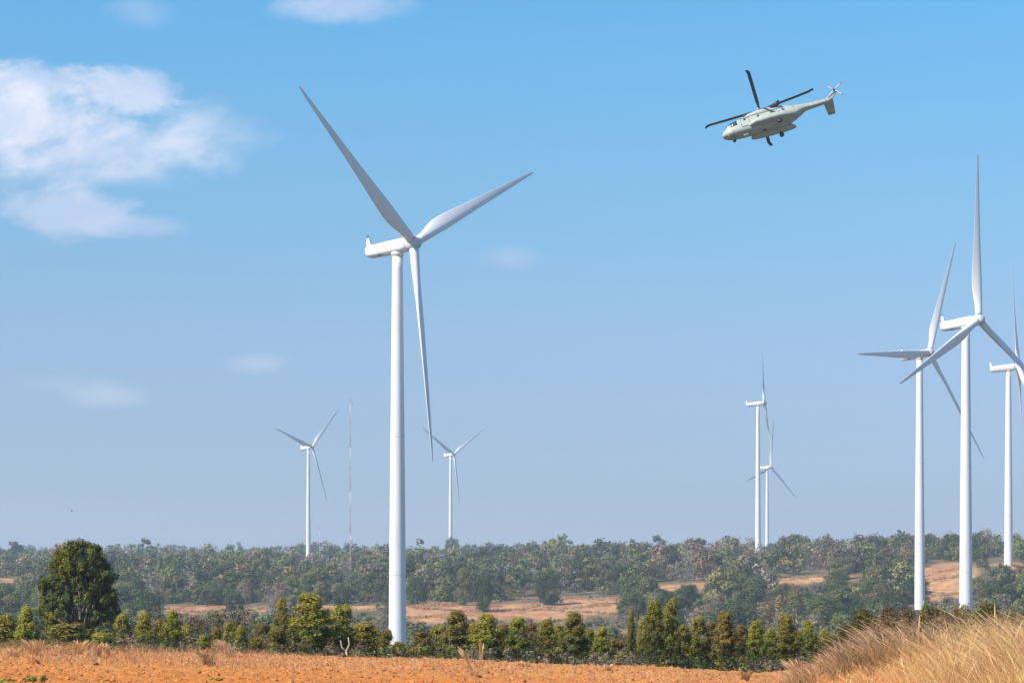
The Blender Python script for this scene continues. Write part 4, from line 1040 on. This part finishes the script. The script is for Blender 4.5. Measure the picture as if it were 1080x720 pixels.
for i, (a, top, wp_, d, k, lab) in enumerate(SH):
    x, y, z = at(a, d); ztop = (Y0 - top + 5) * d / F; place(SHR[k], (x, y, z), i * 2.1, 1.35 * wp_ * d / F / 1.9, 'bank_shrub', lab, 'shrub', 'shrubs on the grassy bank', sz=(ztop - z) / 1.6)
gb = tree_proto(1.6, 1.1, .2, ROUND, 3200, .055, (.10, .17, .02), seed=88, ncl=26, cr=.2, jit=.3, nl=8, r0=.02)
x, y, z = at(977, 74); place(gb, (x, y, z), 0, 10 * 74 / F / 1.0, 'green_bush', 'small bright green bush right against the foot of the turbine with the level blade', 'bush', sz=((Y0 - 620) * 74 / F - z) / 1.6)

# fringe along the crest and litter on the field
def fringe():
    parts = []
    n = 15000; x = r.uniform(-14.5, 8, n); y = r.uniform(51.5, 62, n); pxc = 540 + F * x / y
    a = np.interp(pxc, [0, 100, 260, 330, 600, 850], [1.15, 1.1, .8, .5, .38, .5]); m = (smooth_noise(x, y, 1.3, 51) > -.1 * 1) | (r.uniform(size=n) < .3)
    m &= r.uniform(size=n) < a + .25
    x, y, a = x[m], y[m], a[m]; n = len(x)
    c = np.where(r.uniform(size=(n, 1)) < .5, np.array([TAN]), np.array([(.60, .31, .16)]))
    parts.append(blades(fieldz(x, y), (.05 + .17 * a) * r.uniform(.4, 1.5, n), np.stack([r.normal(-.15, .6, n), r.normal(0, .4, n)], 1), .010, c, r, 3, .25))
    n = 6000; x = r.uniform(-14.5, 9, n); y = r.uniform(47, 60, n)
    m = smooth_noise(x, y, .9, 52) > -.2; x, y = x[m], y[m]; n = len(x)
    parts.append(blades(fieldz(x, y) + (0, 0, .02), r.uniform(.02, .05, n), np.stack([r.normal(0, 3.5, n), r.normal(0, 1.5, n)], 1), .012, (.70, .44, .25), r, 2, .2))
    grass_obj('field_stubble', parts, 'short dry grass and straw litter along the crest of the ploughed field', 'stubble', kind='stuff')
fringe()
TUF = [ # px, top row, d, width px, colour, lean, label
 (38, 669, 56, 22, RED, -.2, 'reddish feathery grass tuft left of the big round tree'), (66, 677, 57, 18, TAN, .1, 'short tan grass tuft before the big round tree'),
 (82, 671, 57, 18, RED, .2, 'tall reddish grass tuft at the middle of the big round tree'), (103, 673, 56, 12, TAN, 0, 'narrow straw tuft under the right side of the big round tree'),
 (114, 675, 57, 10, TAN, -.3, 'pale leaning straw tuft right of the big round tree'), (134, 680, 57, 14, BRN, .1, 'thin brown stems past the big round tree'),
 (219, 683, 53, 20, BRN, 0, 'brown round grass clump below the fan of pale grass'), (495, 676, 55, 12, TAN, -.25, 'tall pale grass stems before the olive columnar tree'),
 (507, 670, 57, 6, TAN, .05, 'tallest straight straw stem tuft by the leaning green tree'), (500, 690, 52, 20, (.6, .33, .17), 0, 'low tan grass clump at the foot of the tall stems'),
 (14, 680, 55, 20, TAN, 0, 'low tan grass clump nearest the picture edge'), (786, 702, 56, 14, BRN, .1, 'small dark brown weed at the field edge below the egg shaped tree'),
 (640, 697, 57, 12, TAN, .3, 'short straw tuft below the short green columnar tree'), (556, 694, 57, 12, TAN, -.3, 'tiny straw tuft left of the middle of the field edge'),
 (845, 690, 57, 22, TAN, -.4, 'leaning straw tuft at the low end of the bank')]
for (a, top, d, wp_, c, ln, lab) in TUF:
    x, y, z = at(a, d); h = (Y0 - top) * d / F - z; n = 34 if 'stem' in lab else int(70 + 7 * wp_); w_ = wp_ * d / F * .8
    e = empty('grass_tuft', (x, y, z)); tag(e, lab, 'grass tuft', 'grass tufts along the field')
    ang = r.uniform(0, 6.28, n); rr = r.uniform(0, .3, n) * w_; P = np.stack([rr * np.cos(ang), rr * np.sin(ang), np.zeros(n) - .02], 1)
    grass_obj('stems', [blades(P, h * r.uniform(.5, .95, n), np.stack([ln + np.cos(ang) * w_ / h * r.uniform(.1, .8, n), np.sin(ang) * .3], 1), .007, c, r, 4, .3)], None, None, e)
    k = max(6, n // 6); j = r.integers(0, n, k)
    grass_obj('seed_heads', [blades(P[j], h * r.uniform(.85, 1.08, k), np.stack([ln + np.cos(ang[j]) * w_ / h * .5, np.sin(ang[j]) * .3], 1), .006, np.array(c) * 1.25, r, 5, .15, .03)], None, None, e)
# fan of pale grass
x, y, z = at(236, 57); e = empty('grass_fan', (x, y, z)); tag(e, 'pale straw grass plume spread like a fan beside a yellow green bush', 'grass')
n = 420; u = r.uniform(0, 1, n); h = ((Y0 - 668) * 57 / F - z) * (.98 - .35 * np.abs(u - .35)) * r.uniform(.75, 1, n)
P = np.stack([.03 * r.normal(size=n) + .1, .03 * r.normal(size=n), np.zeros(n)], 1)
grass_obj('plume', [blades(P, h, np.stack([-.75 + .85 * u, r.normal(0, .08, n)], 1), .014, (.78, .54, .33), r, 5, .12)], None, None, e)
grass_obj('stems', [blades(P[:120], h[:120] * .9, np.stack([-1.1 + 1.0 * u[:120], r.normal(0, .2, 120)], 1), .010, (.6, .38, .22), r, 4, .2)], None, None, e)
# low green weeds at the near edge of the field
def weed(a, row, wp_, lab, hp=6):
    d = 45.0
    for dd in np.arange(42, 58, .25):
        z = gz((a - 540) * dd / F, dd)
        if Y0 - F * z / dd <= row: d = dd; break
    x, y, z = at(a, d); w_ = wp_ * d / F; h = hp * d / F
    e = empty('weed_plant', (x, y, z)); tag(e, lab, 'weed', 'green weeds on the ploughed field')
    cl = [(r.normal(0, w_ * .25), r.normal(0, w_ * .3), h * .5, w_ * .18, h * .45, *(np.ones(3) * r.uniform(.6, 1.4))) for _ in range(12)]
    V, Fq, co_ = leafcloud(cl, 500, .035, (.17, .19, .035), .25, .5, .1, 1.6, r); obj('leaves', mesh_np('leaves', V, Fq, M_leaf, co_), e)
    m = MB()
    for c in cl[:8]: m.tube([(0, 0, -.02), (c[0] * .6, c[1] * .6, c[2] * .5), (c[0], c[1], c[2])], [.006, .005, .003], 4, (.4, .4, .15), False)
    m.build('stems', M_bark, e)
weed(36, 721, 22, 'largest yellow green weed clump at the near corner of the field', 9); weed(10, 721, 22, 'flat green weed clump in the very corner of the field', 5)
weed(112, 720, 14, 'small green weed sprig right of the corner clumps', 4); weed(228, 720, 14, 'green weed sprig farthest from the corner clumps', 5); weed(222, 702, 8, 'tiny green sprout in the brown grass clump', 4)
# dark lumps
Mdk, t, p = mat('charred_lump', (.03, .022, .018), .95, .1)
def lump(a, row, wp_, lab):
    d = 57.0
    for dd in np.arange(42, 58, .25):
        z = gz((a - 540) * dd / F, dd)
        if Y0 - F * z / dd <= row: d = dd; break
    x, y, z = at(a, d); s = wp_ * d / F / 2; m = MB(); rings = []
    for f in np.linspace(0, 1, 6):
        q = ring((0, 0, 0), 1, 10) * s * math.sqrt(max(.02, 1 - f * f)); q = q * r.uniform(.75, 1.2, (10, 1)); q[:, 2] = s * .75 * f - .01; q[:, 2] *= 1.3; rings.append(q)
    V, Fl = loft(rings); m.add(V, Fl); o = m.build('dark_stone', Mdk); o.location = (x, y, z + .02); tag(o, lab, 'stone', 'dark stones on the ploughed field')
lump(102, 703, 8, 'largest black lump on the orange soil below the big round tree'); lump(169, 713, 4, 'small dark lump between the big black lump and the weed sprig')
lump(382, 716, 5, 'dark lump on the soil below the largest turbine tower'); lump(506, 715, 6, 'dark lump on the soil below the tall straw stems'); lump(784, 716, 5, 'dark red brown lump at the field edge near the egg shaped tree')

# ------------------------------------------------------------ a far bird
def bird():
    d = 700.; e = empty('bird', ((75.5 - 540) * d / F, d, (Y0 - 538.5) * d / F)); tag(e, 'tiny bird far off in the sky above the woods', 'bird')
    Mb_ = mat('bird_feathers', (.12, .13, .15), .8)[0]
    m = MB(); m.tube([(-.28, 0, 0), (-.1, 0, .02), (.15, 0, .03), (.3, 0, .06), (.4, 0, .05)], [.03, .09, .1, .06, .01], 8)
    for s in (-1, 1):
        V = np.array([(.15, 0, .05), (-.1, 0, .05), (-.15, s * .35, .2), (.1, s * .35, .22), (-.2, s * .75, .1), (-.08, s * .72, .12)]); V = np.concatenate([V, V + (0, 0, .02)])
        q = [(0, 1, 2, 3), (3, 2, 4, 5), (9, 8, 7, 6), (11, 10, 8, 9), (0, 3, 9, 6), (3, 5, 11, 9), (5, 4, 10, 11), (4, 2, 8, 10), (2, 1, 7, 8), (1, 0, 6, 7)]; m.add(V, np.array(q))
    m.build('body', Mb_, e)
bird()

# ------------------------------------------------------------ haze box
def haze():
    m = bpy.data.materials.new('haze_air'); m.use_nodes = True; t = m.node_tree
    for n in list(t.nodes): t.nodes.remove(n)
    v = node(t, 'ShaderNodeVolumePrincipled'); v.inputs['Color'].default_value = (.70, .83, 1.0, 1); v.inputs['Density'].default_value = HAZE_DENS; v.inputs['Anisotropy'].default_value = .2
    o_ = node(t, 'ShaderNodeOutputMaterial'); t.links.new(v.outputs[0], o_.inputs['Volume'])
    mb = MB(); x, y0_, y1_, z0, z1 = 38000, -200, 12100, -36, 180
    mb.box((0, (y0_ + y1_) / 2, (z0 + z1) / 2), (x, (y1_ - y0_) / 2, (z1 - z0) / 2))
    o = mb.build('haze', m); tag(o, 'thin bluish haze in the air over the valley', 'haze', kind='stuff')
haze()
